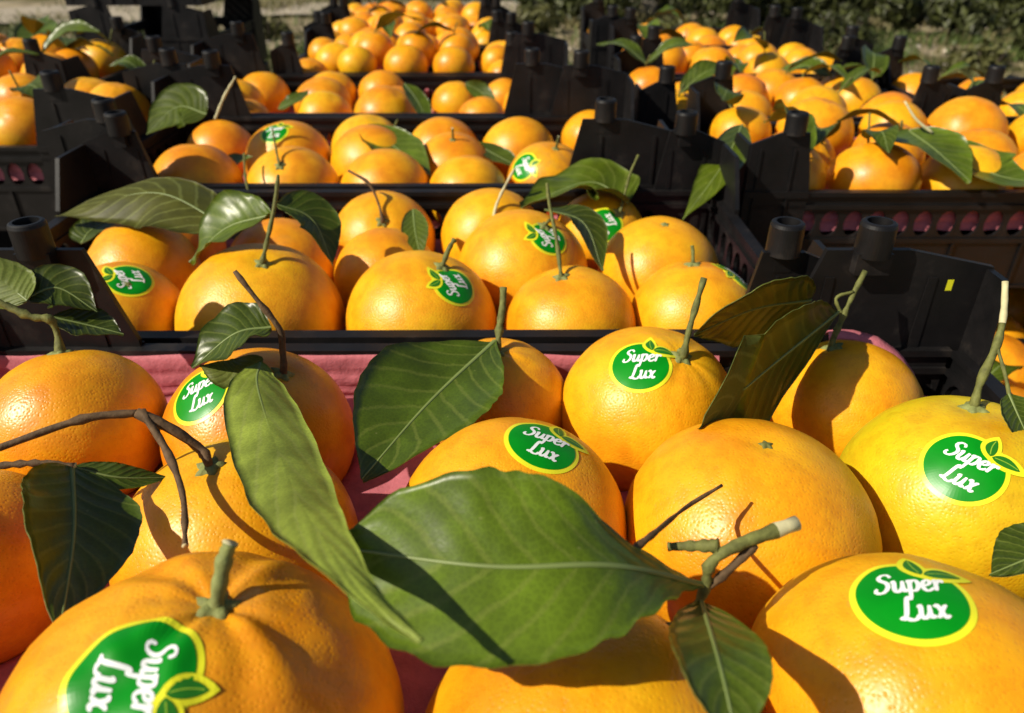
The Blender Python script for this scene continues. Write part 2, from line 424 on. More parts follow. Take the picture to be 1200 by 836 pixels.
# ------------------------------------------------------------------ trestle platform under the crates
WALL_H = .095; POST_H = .155
PZ = RAIL - WALL_H - POST_H
pf = empty('wooden_platform', (0, 1.2, 0)); tag(pf, 'low wooden platform of grey planks carrying the stacked crates', 'platform')
PX0, PX1, PY0, PY1 = -1.45, 1.45, -.06, 2.35
npl = 18; pw = (PY1-PY0)/npl
mbp = MB(); mbp.box((PX0, -pw/2+.004, -.03), (PX1, pw/2-.004, 0)); plank = mbp.mesh('plank', [M_WOOD])
for i in range(npl):
    o = link('plank', plank, pf); o.location = (0, PY0+pw*(i+.5)-1.2, PZ-.002*(i % 2))
for x in (-1.3, -.45, .45, 1.3):
    for y in (.02, 1.15, 2.25):
        mb = MB(); mb.box((x-.04, y-1.24, -.08), (x+.04, y-1.16, PZ-.1)); link('leg', mb.mesh('leg', [M_WOOD]), pf)
    mb = MB(); mb.box((x-.035, PY0-1.19, PZ-.101), (x+.035, PY1-1.21, PZ-.031)); link('beam', mb.mesh('beam', [M_WOOD]), pf)

# ------------------------------------------------------------------ crates
def wall_mesh(Wd, name):
    """perforated side, Wd long, centred on x, outer face at y=0, inner at y=+T; z 0..WALL_H; rail on top"""
    T = .003; mb = MB(); v = []; f = []
    z0, z1, rr = .050, .079, .40
    cz = (z0+z1)/2
    nc = max(4, int(round(Wd/.0215))); cw = Wd/nc
    for i in range(nc):
        x0 = -Wd/2+i*cw; x1 = x0+cw; cx = (x0+x1)/2
        rect = [(x0,z0),((x0+cx)/2,z0),(cx,z0),((x1+cx)/2,z0),(x1,z0),(x1,(z0+cz)/2),(x1,cz),(x1,(z1+cz)/2),(x1,z1),((x1+cx)/2,z1),(cx,z1),((x0+cx)/2,z1),(x0,z1),(x0,(z1+cz)/2),(x0,cz),(x0,(z0+cz)/2)]
        hw = cw*rr; hh = (z1-z0)*.42
        hole = [(cx+hw*math.cos(math.radians(225+22.5*q)), cz+hh*math.sin(math.radians(225+22.5*q))) for q in range(16)]
        k = len(v)
        for y in (0, T):
            v += [Vector((a, y, b)) for a, b in rect] + [Vector((a, y, b)) for a, b in hole]
        for q in range(16):
            r = (q+1) % 16
            f.append((k+q, k+r, k+16+r, k+16+q)); f.append((k+32+q, k+48+q, k+48+r, k+32+r)); f.append((k+16+q, k+16+r, k+48+r, k+48+q))
    mb.v = v; mb.f = f
    mb.box((-Wd/2, 0, .003), (Wd/2, T, .050))
    mb.box((-Wd/2, -.002, 0), (Wd/2, T+.002, .003)); mb.box((-Wd/2, -.0018, .046), (Wd/2, T-.0004, .0505))
    mb.box((-Wd/2, -.0025, .079), (Wd/2, T+.0025, .083)); mb.box((-Wd/2, -.0005, .083), (Wd/2, T+.0005, WALL_H-.004)); mb.box((-Wd/2, -.003, WALL_H-.004), (Wd/2, T+.003, WALL_H))
    k = int(Wd/.06)
    for i in range(1, k):
        x = -Wd/2+i*Wd/k; mb.box((x-.0012, -.0022, .003), (x+.0012, -.0002, .046))
    me = mb.mesh(name, [M_PL]); return me
def post_mesh(hand, k=1.0, H=POST_H, side=1.0):
    """corner post at the near left corner (hand=1) : front wing along +x, side wing along +y"""
    mb = MB(); I = Matrix.Scale(hand, 4, (1, 0, 0)); T = .0045; POST_H = H; J = I @ Matrix.Scale(k, 4, (1, 0, 0))
    a = [(-.003, 0), (.090, 0), (.090, WALL_H+.004), (.076, POST_H), (.038, POST_H), (-.003, POST_H-.010)]
    T = .0035
    mb.prism(a, T, J @ Matrix.Translation((0, -.0065, 0)))
    b = [(-.003, 0), (.062*side, 0), (.062*side, WALL_H+.004), (.040*side, POST_H-.011), (-.003, POST_H-.011)]
    mb.prism(b, -T, I @ Matrix.Translation((-.0031, 0, 0)) @ Matrix.Rotation(math.pi/2, 4, 'Z'))
    mb.box((.048, -.0068, POST_H-.012), (.064, .0035, POST_H+.0002), J)          # boss carrying the peg
    for x in (.010, .058): mb.box((x, -.0078, .006), (x+.0025, -.0064, POST_H-.014), J)
    mb.box((-.0035, -.0082, WALL_H-.005), (.0905, -.0063, WALL_H+.001), J)

    for x in (.020, .068): mb.prism([(x, .02), (x+.008, .02), (x+.006, POST_H-.016), (x+.002, POST_H-.016)], .0009, J @ Matrix.Translation((0, -.0031, 0)))
    return mb.mesh('corner_post', [M_PL])
def peg_mesh():
    mb = MB(); mb.lathe([(.0096, -.003), (.0094, .0135), (.0088, .0152), (.0078, .0158), (.0064, .0158), (.0058, .008)], Matrix.Identity(4), 40)
    return mb.mesh('peg', [M_PL], False)
PEG = peg_mesh()
POSTS = {'wide': (post_mesh(1, 1.18, POST_H, .3), post_mesh(-1, 1.18, POST_H, .3), 1.18, POST_H), 'big': (post_mesh(1), post_mesh(-1), 1.0, POST_H), 'slim': (post_mesh(1, .62, .148), post_mesh(-1, .62, .148), .62, .148), 'low': (post_mesh(1, .5, .138), post_mesh(-1, .5, .138), .5, .138)}
WM = {}
def wm(L):
    if L not in WM: WM[L] = wall_mesh(L, 'wall')
    return WM[L]
FM = {}
def floor_mesh(W, L):
    if (W, L) not in FM:
        mb = MB(); n = 12
        for i in range(n):
            x = -W/2+.005+(W-.01)*(i+.15)/n; mb.box((x, -L/2+.005, .004), (x+(W-.01)/n*.7, L/2-.005, .008))
        for y in (-L*.3, 0, L*.3): mb.box((-W/2+.005, y-.01, .001), (W/2-.005, y+.01, .0042))
        FM[(W, L)] = mb.mesh('floor', [M_PL])
    return FM[(W, L)]
CR = {}
def make_crate(key, x0, y0, W, L, zr, rz, label, group, post='big'):
    """x0,y0 = near left corner, zr = rim height"""
    c = empty('fruit_crate', (x0+W/2, y0+L/2, zr-WALL_H), rz); tag(c, label, 'crate', group)
    Wi = W-.02; Li = L-.02; POSTL, POSTR, kx, PH = POSTS[post]
    for sx, ang, ln, px, py in ((0, 0, Wi, 0, -L/2+.0045), (0, math.pi, Wi, 0, L/2-.0045), (0, -math.pi/2, Li, -W/2+.0045, 0), (0, math.pi/2, Li, W/2-.0045, 0)):
        o = link('wall', wm(round(ln, 4)), c); o.location = (px, py, 0); o.rotation_euler = (0, 0, ang)
    link('floor', floor_mesh(W, L), c)
    for me, ang, px, py, ex in ((POSTL, 0, -W/2, -L/2, 1), (POSTR, 0, W/2, -L/2, -1), (POSTR, math.pi, -W/2, L/2, 1), (POSTL, math.pi, W/2, L/2, -1)):
        o = link('corner_post', me, c)
        sy = 1 if ang == 0 else -1
        o.location = (px+ex*.0035, py+sy*.0085, 0); o.rotation_euler = (0, 0, ang)
        p = link('peg', PEG, o); p.location = ((.056*kx if me is POSTL else -.056*kx), -.002, PH+.001)
    CR[key] = (x0, y0, W, L, zr, rz)
    return c
WD, LD = .54, .27
G_ROW = 'crates of the long middle row'; G_R = 'crates of the neighbouring row'; G_L = 'crates across the gap'; G_LOW = 'crates of the lower layer'
SPEC = [
 ('C1', -.325, .05, .588, .328, 0, .0, 'wide', 'black crate lined with pink paper, full of large stickered oranges', G_ROW),
 ('C2', -.378, .382, .568, .280, 0, .006, 'slim', 'black crate directly behind the pink-lined crate in the middle row', G_ROW),
 ('C3', -.418, .667, .56, .282, 0, .0, 'big', 'third black crate of the middle row counting from the pink-lined one', G_ROW),
 ('C4', -.476, .953, .56, .275, 0, .0, 'big', 'fourth black crate of the middle row counting from the pink-lined one', G_ROW),
 ('C5', -.379, 1.235, .41, .28, 0, .0, 'low', 'narrow heaped crate, fifth of the middle row', G_ROW),
 ('C6', -.40, 1.53, .40, .28, 0, .02, 'low', 'narrow heaped crate, sixth of the middle row', G_ROW),
 ('C7', -.43, 1.825, .40, .28, 0, .0, 'low', 'last heaped crate at the end of the middle row', G_ROW),
 ('R3', .2076, .648, .54, .27, 0, .0, 'slim', 'black crate of leafy oranges showing a row of pink holes', G_R),
 ('R4', .155, .935, .38, .27, 0, .0, 'low', 'small black crate right behind the one with pink holes', G_R),
 ('R4b', .55, .935, .38, .27, 0, .0, 'low', 'small black crate side by side with another, behind the pink-holed crate', G_R),
 ('R5', .179, 1.225, .38, .27, 0, .0, 'slim', 'heaped black crate between two others in the neighbouring row', G_R),
 ('R6', .15, 1.52, .38, .27, 0, .0, 'slim', 'black crate closing the neighbouring row towards the trees', G_R),
 ('L3', -.957, .80, .54, .27, 0, .0, 'big', 'black crate across the gap from the third middle crate', G_L),
 ('L4', -1.16, 1.085, .54, .27, 0, .0, 'slim', 'black crate of leafy oranges beside the stacked empty crates', G_L),
 ('S1', -.885, 1.62, .27, .38, 0, .0, 'big', 'empty black crate turned lengthwise beneath another empty one', G_L),
 ('S2', -.885, 1.62, .27, .38, POST_H, .0, 'big', 'empty black crate stacked on top of another empty one', G_L),
]
for k, x0, y0, W, L, dz, rz, pt, lb, g in SPEC: make_crate(k, x0, y0, W, L, RAIL+dz, rz, lb, g, pt)
for k, x0, y0, W, L, dz, rz, pt, lb, g in SPEC:
    if k == 'S2': continue
    if k == 'R3': x0 -= .0
    make_crate(k+'_low', x0, y0, W, L, RAIL-POST_H, rz, {'R3': 'lower black crate under the one showing pink holes'}.get(k, 'black crate of the lower layer, hidden beneath a full crate'), G_LOW)
make_crate('R2_low', .305, .366, .54, .27, RAIL-POST_H, 0, 'low black crate of oranges beside the pink-lined crate, nothing stacked on it', G_LOW)

# ------------------------------------------------------------------ oranges
FRUIT = {
    'a1': (-0.0842, 0.1207, 0.7665, 0.0538),
    'a2': (0.0235, 0.1202, 0.7540, 0.0505),
    'a3': (0.1197, 0.1355, 0.7589, 0.0492),
    'a4': (0.0969, 0.2268, 0.7432, 0.0500),
    'a5': (0.0004, 0.2293, 0.7433, 0.0471),
    'a6': (-0.1090, 0.2169, 0.7452, 0.0460),
    'a7': (0.1920, 0.2446, 0.7454, 0.0478),
    'a8': (0.0714, 0.3207, 0.7402, 0.0453),
    'a9': (0.1772, 0.3286, 0.7364, 0.0386),
    'a10': (-0.0074, 0.3308, 0.7379, 0.0368),
    'a11': (-0.1276, 0.3040, 0.7363, 0.0461),
    'a12': (-0.2149, 0.2974, 0.7459, 0.0414),
    'a13': (-0.2152, 0.2104, 0.7415, 0.0407),
    'b1': (-0.1699, 0.4484, 0.7263, 0.0539),
    'b2': (-0.0610, 0.4454, 0.7262, 0.0502),
    'b3': (0.0393, 0.4393, 0.7248, 0.0436),
    'b4': (0.1221, 0.4445, 0.7292, 0.0415),
    'b5': (-0.2625, 0.4457, 0.7292, 0.0388),
    'b6': (-0.2839, 0.5222, 0.7254, 0.0436),
    'b7': (0.0083, 0.5226, 0.7281, 0.0492),
    'b8': (0.1129, 0.5281, 0.7251, 0.0453),
    'b9': (-0.0960, 0.5263, 0.7209, 0.0408),
    'b10': (-0.1112, 0.6068, 0.7199, 0.0436),
    'b11': (-0.0176, 0.6090, 0.7216, 0.0437),
    'b12': (0.0781, 0.6171, 0.7213, 0.0390),
    'b13': (-0.1823, 0.5413, 0.7207, 0.0424),
    'b14': (-0.2909, 0.6023, 0.7173, 0.0398),
    'c1': (-0.2191, 0.7254, 0.7234, 0.0468),
    'c2': (-0.2451, 0.8117, 0.7305, 0.0459),
    'c3': (-0.1265, 0.7227, 0.7242, 0.0450),
    'c4': (-0.1507, 0.8087, 0.7249, 0.0477),
    'c5': (-0.1722, 0.8944, 0.7208, 0.0432),
    'c6': (-0.0440, 0.7192, 0.7240, 0.0398),
    'c7': (-0.0632, 0.7968, 0.7246, 0.0426),
    'c8': (-0.0813, 0.8766, 0.7231, 0.0414),
    'c9': (0.0371, 0.7539, 0.7269, 0.0414),
    'c10': (0.0067, 0.8527, 0.7286, 0.0422),
    'c11': (-0.3140, 0.7263, 0.7312, 0.0433),
    'c12': (-0.3412, 0.8736, 0.7227, 0.0393),
    'd1': (-0.2533, 1.0349, 0.7253, 0.0377),
    'd2': (-0.2728, 1.1079, 0.7284, 0.0400),
    'd3': (-0.1663, 1.0969, 0.7218, 0.0361),
    'd4': (-0.1677, 1.0147, 0.7321, 0.0414),
    'd5': (-0.0840, 1.1450, 0.7207, 0.0351),
    'd6': (-0.0129, 1.1819, 0.7205, 0.0322),
    'd7': (-0.3773, 1.1743, 0.7258, 0.0384),
}
PIX = {}                                             # stem pole of each fruit as seen, None = random top
class Fruit: pass
def surf(F_, d):
    """point of the skin in the direction d (unit, local)"""
    ca = max(-1, min(1, d.dot(F_.axis))); an = math.acos(ca)
    r = F_.R*(1-.055*ca*ca)
    r *= 1-F_.dimp*math.exp(-(an/.17)**2) - .012*math.exp(-((math.pi-an)/.2)**2)
    if F_.ridge:
        e = F_.e1; ph = math.atan2(d.dot(F_.e2), d.dot(e))
        r *= 1+F_.ridge*(.6*math.cos(7*ph+F_.ph)+.4*math.cos(11*ph+1+F_.ph))*math.exp(-((an-.42)/.30)**2)
    q = d*1.7+F_.off
    r *= 1+.014*noise.noise(q)*F_.rough+.006*noise.noise(q*3.1)*F_.rough+(.010*noise.noise(q*5.3)*max(0, ca) if F_.rough > 1 else 0)
    return d*r
def frame(ax):
    a = ax.cross(Vector((.3, .9, .2)) if abs(ax.y) < .9 else Vector((1, 0, 0))).normalized()
    return a, ax.cross(a)
def fruit_mesh(F_, nu, nv):
    v = []; f = []
    v.append(surf(F_, F_.axis))
    for j in range(1, nv):
        an = math.pi*(j/nv)
        for i in range(nu):
            ph = 2*math.pi*i/nu
            d = F_.axis*math.cos(an)+(F_.e1*math.cos(ph)+F_.e2*math.sin(ph))*math.sin(an)
            v.append(surf(F_, d.normalized()))
    v.append(surf(F_, -F_.axis))
    for i in range(nu):
        f.append((0, 1+i, 1+(i+1) % nu))
        k = 1+(nv-2)*nu; f.append((len(v)-1, k+(i+1) % nu, k+i))
    for j in range(nv-2):
        for i in range(nu):
            a = 1+j*nu
            f.append((a+i, a+nu+i, a+nu+(i+1) % nu, a+(i+1) % nu))
    return mesh('orange', v, f, [M_OR], None, True)
def new_fruit(c, R, axis, seed, dimp=.05, ridge=.0, detail=1, col=None):
    rng = random.Random(seed)
    F_ = Fruit(); F_.R = R*1.02; F_.axis = axis.normalized(); F_.e1, F_.e2 = frame(F_.axis); F_.dimp = dimp; F_.ridge = ridge; F_.rough = 2.4 if ridge > .02 else 1.0; F_.ph = rng.uniform(0, 6)
    F_.off = Vector((rng.uniform(0, 50), rng.uniform(0, 50), 0)); F_.c = Vector(c)
    nu, nv = ((72, 48) if detail > 1 else (48, 32) if detail else (28, 18))
    o = link('orange', fruit_mesh(F_, nu, nv)); o.location = F_.c
    h = rng.uniform(-1, 1)
    col = col or (.84+.02*h, .335+.04*h, .006)
    o.color = (*col, 1)
    F_.o = o
    return F_
def hit(F_, px, py):
    """direction (local) on the fruit where the line of sight through (px,py) meets it"""
    d = (at(px, py, 1)-CAM).normalized(); oc = CAM-F_.c
    b = oc.dot(d); q = b*b-(oc.dot(oc)-F_.R**2)
    t = -b-math.sqrt(q) if q > 0 else -b
    return (oc+d*t).normalized()

# --- sticker: lettering drawn as strokes on a little fruit-shaped label
GL = {
 'S': ([[(.92,1.42),(.80,1.72),(.48,1.80),(.22,1.55),(.34,1.22),(.62,.98),(.74,.60),(.52,.16),(.16,.06),(-.06,.30),(.06,.52)]], 1.0),
 'u': ([[(-.06,.85),(.08,1.02),(.10,.70),(.08,.25),(.26,.02),(.48,.22),(.60,.62)], [(.62,1.0),(.60,.35),(.70,.04),(.90,.20)]], .92),
 'p': ([[(-.04,.80),(.10,1.0),(.10,.4),(.06,-.62)], [(.10,.62),(.30,1.0),(.56,.92),(.62,.45),(.42,.04),(.14,.10)]], .84),
 'e': ([[(.06,.46),(.36,.56),(.54,.80),(.36,1.02),(.10,.80),(.06,.30),(.28,.0),(.56,.12),(.68,.30)]], .74),
 'r': ([[(-.04,.82),(.12,1.02),(.12,.5),(.10,.0)], [(.12,.55),(.30,.94),(.50,1.0),(.54,.76)]], .62),
 'L': ([[(.70,1.50),(.66,1.76),(.48,1.72),(.40,1.35),(.34,.80),(.26,.36),(.08,.06)], [(-.10,.14),(.06,.24),(.30,.14),(.58,.0),(.86,.06),(.98,.32)]], 1.04),
 'x': ([[(-.04,.84),(.14,1.0),(.28,.70),(.44,.22),(.60,.0),(.80,.18)], [(.74,.96),(.58,.86),(.38,.50),(.18,.10),(.02,.06)]], .8),
}
def text_strips():
    strips = []
    for word, ox, oy, s in (('Super', -.60, .10, .36), ('Lux', -.36, -.60, .36)):
        x = 0
        for ch in word:
            st, adv = GL[ch]
            for pl in st:
                C = catmull([(a, b, 0) for a, b in pl], 18 if len(pl) > 4 else 10)
                pts = []
                for i, c in enumerate(C):
                    t = C[min(i+1, len(C)-1)]-C[max(i-1, 0)]; t = t.normalized()
                    n_ = Vector((-t.y, t.x, 0))
                    wdt = .135*(.62+.5*abs(t.y))*(1-.35*(abs(2*i/(len(C)-1)-1))**4)
                    row = []
                    for sg in (1, -1):
                        p = c+n_*wdt*sg
                        px = (p.x+x+.20*p.y)*s*.86+ox; py = p.y*s*.86+oy
                        row.append((px, py+.04*px))
                    pts.append(row)
                strips.append(pts)
            x += adv
    return strips
STRIPS = text_strips()
def leaf_poly(ax, ay, bx, by, wd, n=10):
    out = []; c_, s_ = math.cos(math.radians(-20)), math.sin(math.radians(-20))
    ax, ay, bx, by = ax*c_-ay*s_, ax*s_+ay*c_, bx*c_-by*s_, bx*s_+by*c_
    d = Vector((bx-ax, by-ay)); L = d.length; d.normalize(); q = Vector((-d.y, d.x))
    for i in range(n+1):
        t = i/n; wv = wd*math.sin(math.pi*t**.85)**.8 if 0 < t < 1 else 0
        c = Vector((ax, ay))+d*L*t+q*.05*math.sin(math.pi*t)
        out.append(((c+q*wv)[:], (c-q*wv)[:]))
    return out
LEAF1 = leaf_poly(.16, .72, -.12, 1.30, .155)
LEAF2 = leaf_poly(.20, .74, .90, 1.02, .165)
BACK1 = leaf_poly(.20, .60, -.19, 1.46, .27)
BACK2 = leaf_poly(.06, .66, 1.12, 1.10, .28)
def outline(a):
    return 1.13
def sticker(F_, px, py, rot, size=.0142):
    d0 = hit(F_, px, py)
    a = math.radians(rot)
    im = RT*math.cos(a)-UP*math.sin(a)
    u = (im-d0*im.dot(d0)).normalized(); vv = d0.cross(u)
    o = F_.o
    def mp(x, y, h):
        x *= size; y *= size; r = math.hypot(x, y)
        if r < 1e-9: d = d0
        else:
            t = r/F_.R; d = d0*math.cos(t)+(u*x+vv*y)/r*math.sin(t)
        p = surf(F_, d.normalized()); return p+p.normalized()*h
    def disc(fr, n, rings, h):
        v = [mp(0, 0, h)]; f = []
        for k in range(1, rings+1):
            for i in range(n):
                an = 2*math.pi*i/n; r = fr(an)*k/rings; v.append(mp(r*math.cos(an), r*math.sin(an), h))
        for i in range(n): f.append((0, 1+i, 1+(i+1) % n))
        for k in range(rings-1):
            for i in range(n): f.append((1+k*n+i, 1+(k+1)*n+i, 1+(k+1)*n+(i+1) % n, 1+k*n+(i+1) % n))
        b0 = 1+(rings-1)*n; k0 = len(v)                       # edge turned down to the skin
        for i in range(n):
            an = 2*math.pi*i/n; r = fr(an)*1.003; v.append(mp(r*math.cos(an), r*math.sin(an), -.0002))
        for i in range(n): f.append((b0+i, k0+i, k0+(i+1) % n, b0+(i+1) % n))
        return v, f
    v, f = disc(outline, 72, 14, .00022)
    def strip(LP, h):
        k = len(v)
        for row in LP:
            m_ = ((row[0][0]+row[1][0])/2, (row[0][1]+row[1][1])/2)
            for x, y in (row[0], m_, row[1]): v.append(mp(x, y, h))
        for i in range(len(LP)-1):
            q = k+3*i; f.extend([(q, q+1, q+4, q+3), (q+1, q+2, q+5, q+4)])
    strip(BACK1, .00043); strip(BACK2, .00045)
    st = link('sticker', mesh('sticker', v, f, [M_SY], None, False), o)
    v, f = disc(lambda q: 1.0, 64, 14, .00036); link('green_disc', mesh('green_disc', v, f, [M_SG], None, False), st)
    v = []; f = []
    for P in STRIPS:
        k = len(v)
        for row in P:
            for x, y in row: v.append(mp(x, y, .00052))
        f += [(k+2*i, k+2*i+1, k+2*i+3, k+2*i+2) for i in range(len(P)-1)]
    link('lettering', mesh('lettering', v, f, [M_SW]), st)
    for LP in (LEAF1, LEAF2):
        v = []; f = []; strip(LP, .00058)
        k = len(v); n_ = len(LP)                              # pale vein down the printed leaf
        for i in range(1, n_-1):
            cx_ = (LP[i][0][0]+LP[i][1][0])/2; cy_ = (LP[i][0][1]+LP[i][1][1])/2; dx_ = LP[i][0][0]-cx_; dy_ = LP[i][0][1]-cy_
            g = .014/max(1e-6, math.hypot(dx_, dy_)); v += [mp(cx_+dx_*g, cy_+dy_*g, .00066), mp(cx_-dx_*g, cy_-dy_*g, .00066)]
        nf = len(f); f += [(k+2*i, k+2*i+1, k+2*i+3, k+2*i+2) for i in range(n_-3)]
        le = link('printed_leaf', mesh('printed_leaf', v, f, [M_SD, M_SV], [0]*nf+[1]*(len(f)-nf)), st)
    return st

def stem(F_, pts, r0, r1, m=None, cut=True, name='stem', knobs=.55, flare=1.0, n=14, cutlen=0):
    """a twig through world points; the first lies in the stem pit"""
    o = F_.o
    L = [Vector(p)-F_.c for p in pts]
    v, f = tube(L, r0, r1, n, 9, knobs, hash(round(L[0].x*1e4)) % 97, flare)
    fm = [0]*(len(f)-1)+[1]
    for q in range(cutlen*9): fm[len(f)-3-q] = 1
    return link(name, mesh(name, v, f, [m or M_TWIG, M_CUT if cut else (m or M_TWIG)], fm, True), o)
def calyx(F_, s=1.0):
    """little green star round the foot of the stem"""
    v = []; f = []; p0 = surf(F_, F_.axis); n = 20
    for k, (rr, h) in enumerate(((.0014, .0022), (.0034, .0016), (.0052, .0004), (.0056, -.001))):
        for i in range(n):
            a = 2*math.pi*i/n; q = rr*s*(1+(.28*math.cos(5*a) if k else 0))
            d = (F_.axis+(F_.e1*math.cos(a)+F_.e2*math.sin(a))*(q/F_.R)).normalized()
            v.append(surf(F_, d)+F_.axis*h*s)
    v.append(p0+F_.axis*.0022*s)
    for k in range(3):
        for i in range(n): f.append((k*n+i, (k+1)*n+i, (k+1)*n+(i+1) % n, k*n+(i+1) % n))
    for i in range(n): f.append((len(v)-1, i, (i+1) % n))
    return link('calyx', mesh('calyx', v, f, [M_CAL], None, True), F_.o)

def leaf_mesh(spine, edge, cup=.18, wave=.05, twist=0.0, peak=.45, tip=1.0, nu=30, nv=10, seed=0, org=Vector((0,0,0)), flip=False, asym=1.0, curl=0.0, bexp=.72, prof=None):
    """spine: points base>tip; edge: a point of one margin at mid length. Closed thin blade with top, underside and raised midrib"""
    C = catmull(spine, nu); mid = C[nu//2]
    B0 = Vector(edge)-mid; hw = B0.length; B0.normalize()
    rng = random.Random(seed); o1 = rng.uniform(0, 9)
    top = []; bot = []; uv = []; rib = []
    pw = math.log(.5)/math.log(peak)
    for i, c in enumerate(C):
        t = i/nu
        T = (C[min(i+1, nu)]-C[max(i-1, 0)]).normalized()
        B = (B0-T*B0.dot(T)).normalized()
        if twist: B = (Matrix.Rotation(twist*(t-.5), 3, T) @ B)
        Nn = T.cross(B)
        if Nn.z < 0: Nn = -Nn
        if flip: Nn = -Nn
        s = max(0.0, math.sin(math.pi*min(1, t)**pw))
        wv = hw*(s**bexp if t < .5 else s**(.72+.35*tip))
        if prof:
            q_ = t*(len(prof)-1); k_ = min(int(q_), len(prof)-2); u_ = q_-k_; u_ = u_*u_*(3-2*u_)
            wv = hw*(prof[k_]*(1-u_)+prof[k_+1]*u_)
        if i == 0 or (i == nu and not prof): wv = .0007
        for j in range(nv+1):
            q = 2*j/nv-1
            ww = wv*(asym if q < 0 else 1.0)
            ed = 1+(.014*math.sin(t*70+o1+q)+.03*noise.noise(Vector((t*9, o1, q))))*max(0, abs(q)-.5)*2
            und = wave*hw*abs(q)**1.5*(math.sin(t*9+o1+(1.3 if q > 0 else 0))+.5*math.sin(t*21+o1*2+q))
            h = cup*ww*abs(q)**1.4+und+curl*hw*(t-.5)**2*4*0
            p = c+B*ww*q*ed+Nn*h
            quilt = .0005*math.sin(t*58-13*abs(q))*(1-abs(q))*abs(q)
            top.append(p+Nn*(.00020+quilt)-org); bot.append(p-Nn*.00020+Nn*quilt-org); uv.append((t, q))
        rw = .0011*(1-t*.75)*(hw/.022)**.5
        rib.append((c-org, T, B, Nn, rw))
    n1 = nv+1; v = top+bot; f = []; fm = []; off = len(top)
    U = uv+uv
    for i in range(nu):
        for j in range(nv):
            a = i*n1+j
            q = (a, a+n1, a+n1+1, a+1)
            f.append(q); fm.append(0)
            f.append(tuple(off+k for k in q[::-1])); fm.append(1)
    for i in range(nu):
        for j in (0, nv):
            a = i*n1+j; q = (a, a+n1, off+a+n1, off+a); f.append(q if j == 0 else q[::-1]); fm.append(1)
    k0 = len(v)
    for c, T, B, Nn, rw in rib:
        for an, hh in ((0, 0), (60, 1), (120, 1), (180, 0), (240, -1.5), (300, -1.5)):
            v.append(c+B*rw*math.cos(math.radians(an))+Nn*(rw*.55*math.sin(math.radians(an))*(1 if hh >= 0 else 1.4)+.00028)); U.append((0, 0))
    for i in range(nu):
        for k in range(6):
            a = k0+i*6+k; b = k0+i*6+(k+1) % 6
            f.append((a, b, b+6, a+6)); fm.append(2)
    return mesh('leaf', v, f, [M_LT, M_LB, M_RIB], fm, True, U)
def leaf(F_, spine, edge, tint=(1, 1, 1), label=None, **kw):
    """spine/edge as (px, py, depth)"""
    o = F_.o if F_ else None
    me = leaf_mesh([at(*p) for p in spine], at(*edge), org=F_.c, **kw)
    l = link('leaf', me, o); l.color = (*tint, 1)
    if label: l['label'] = label
    return l

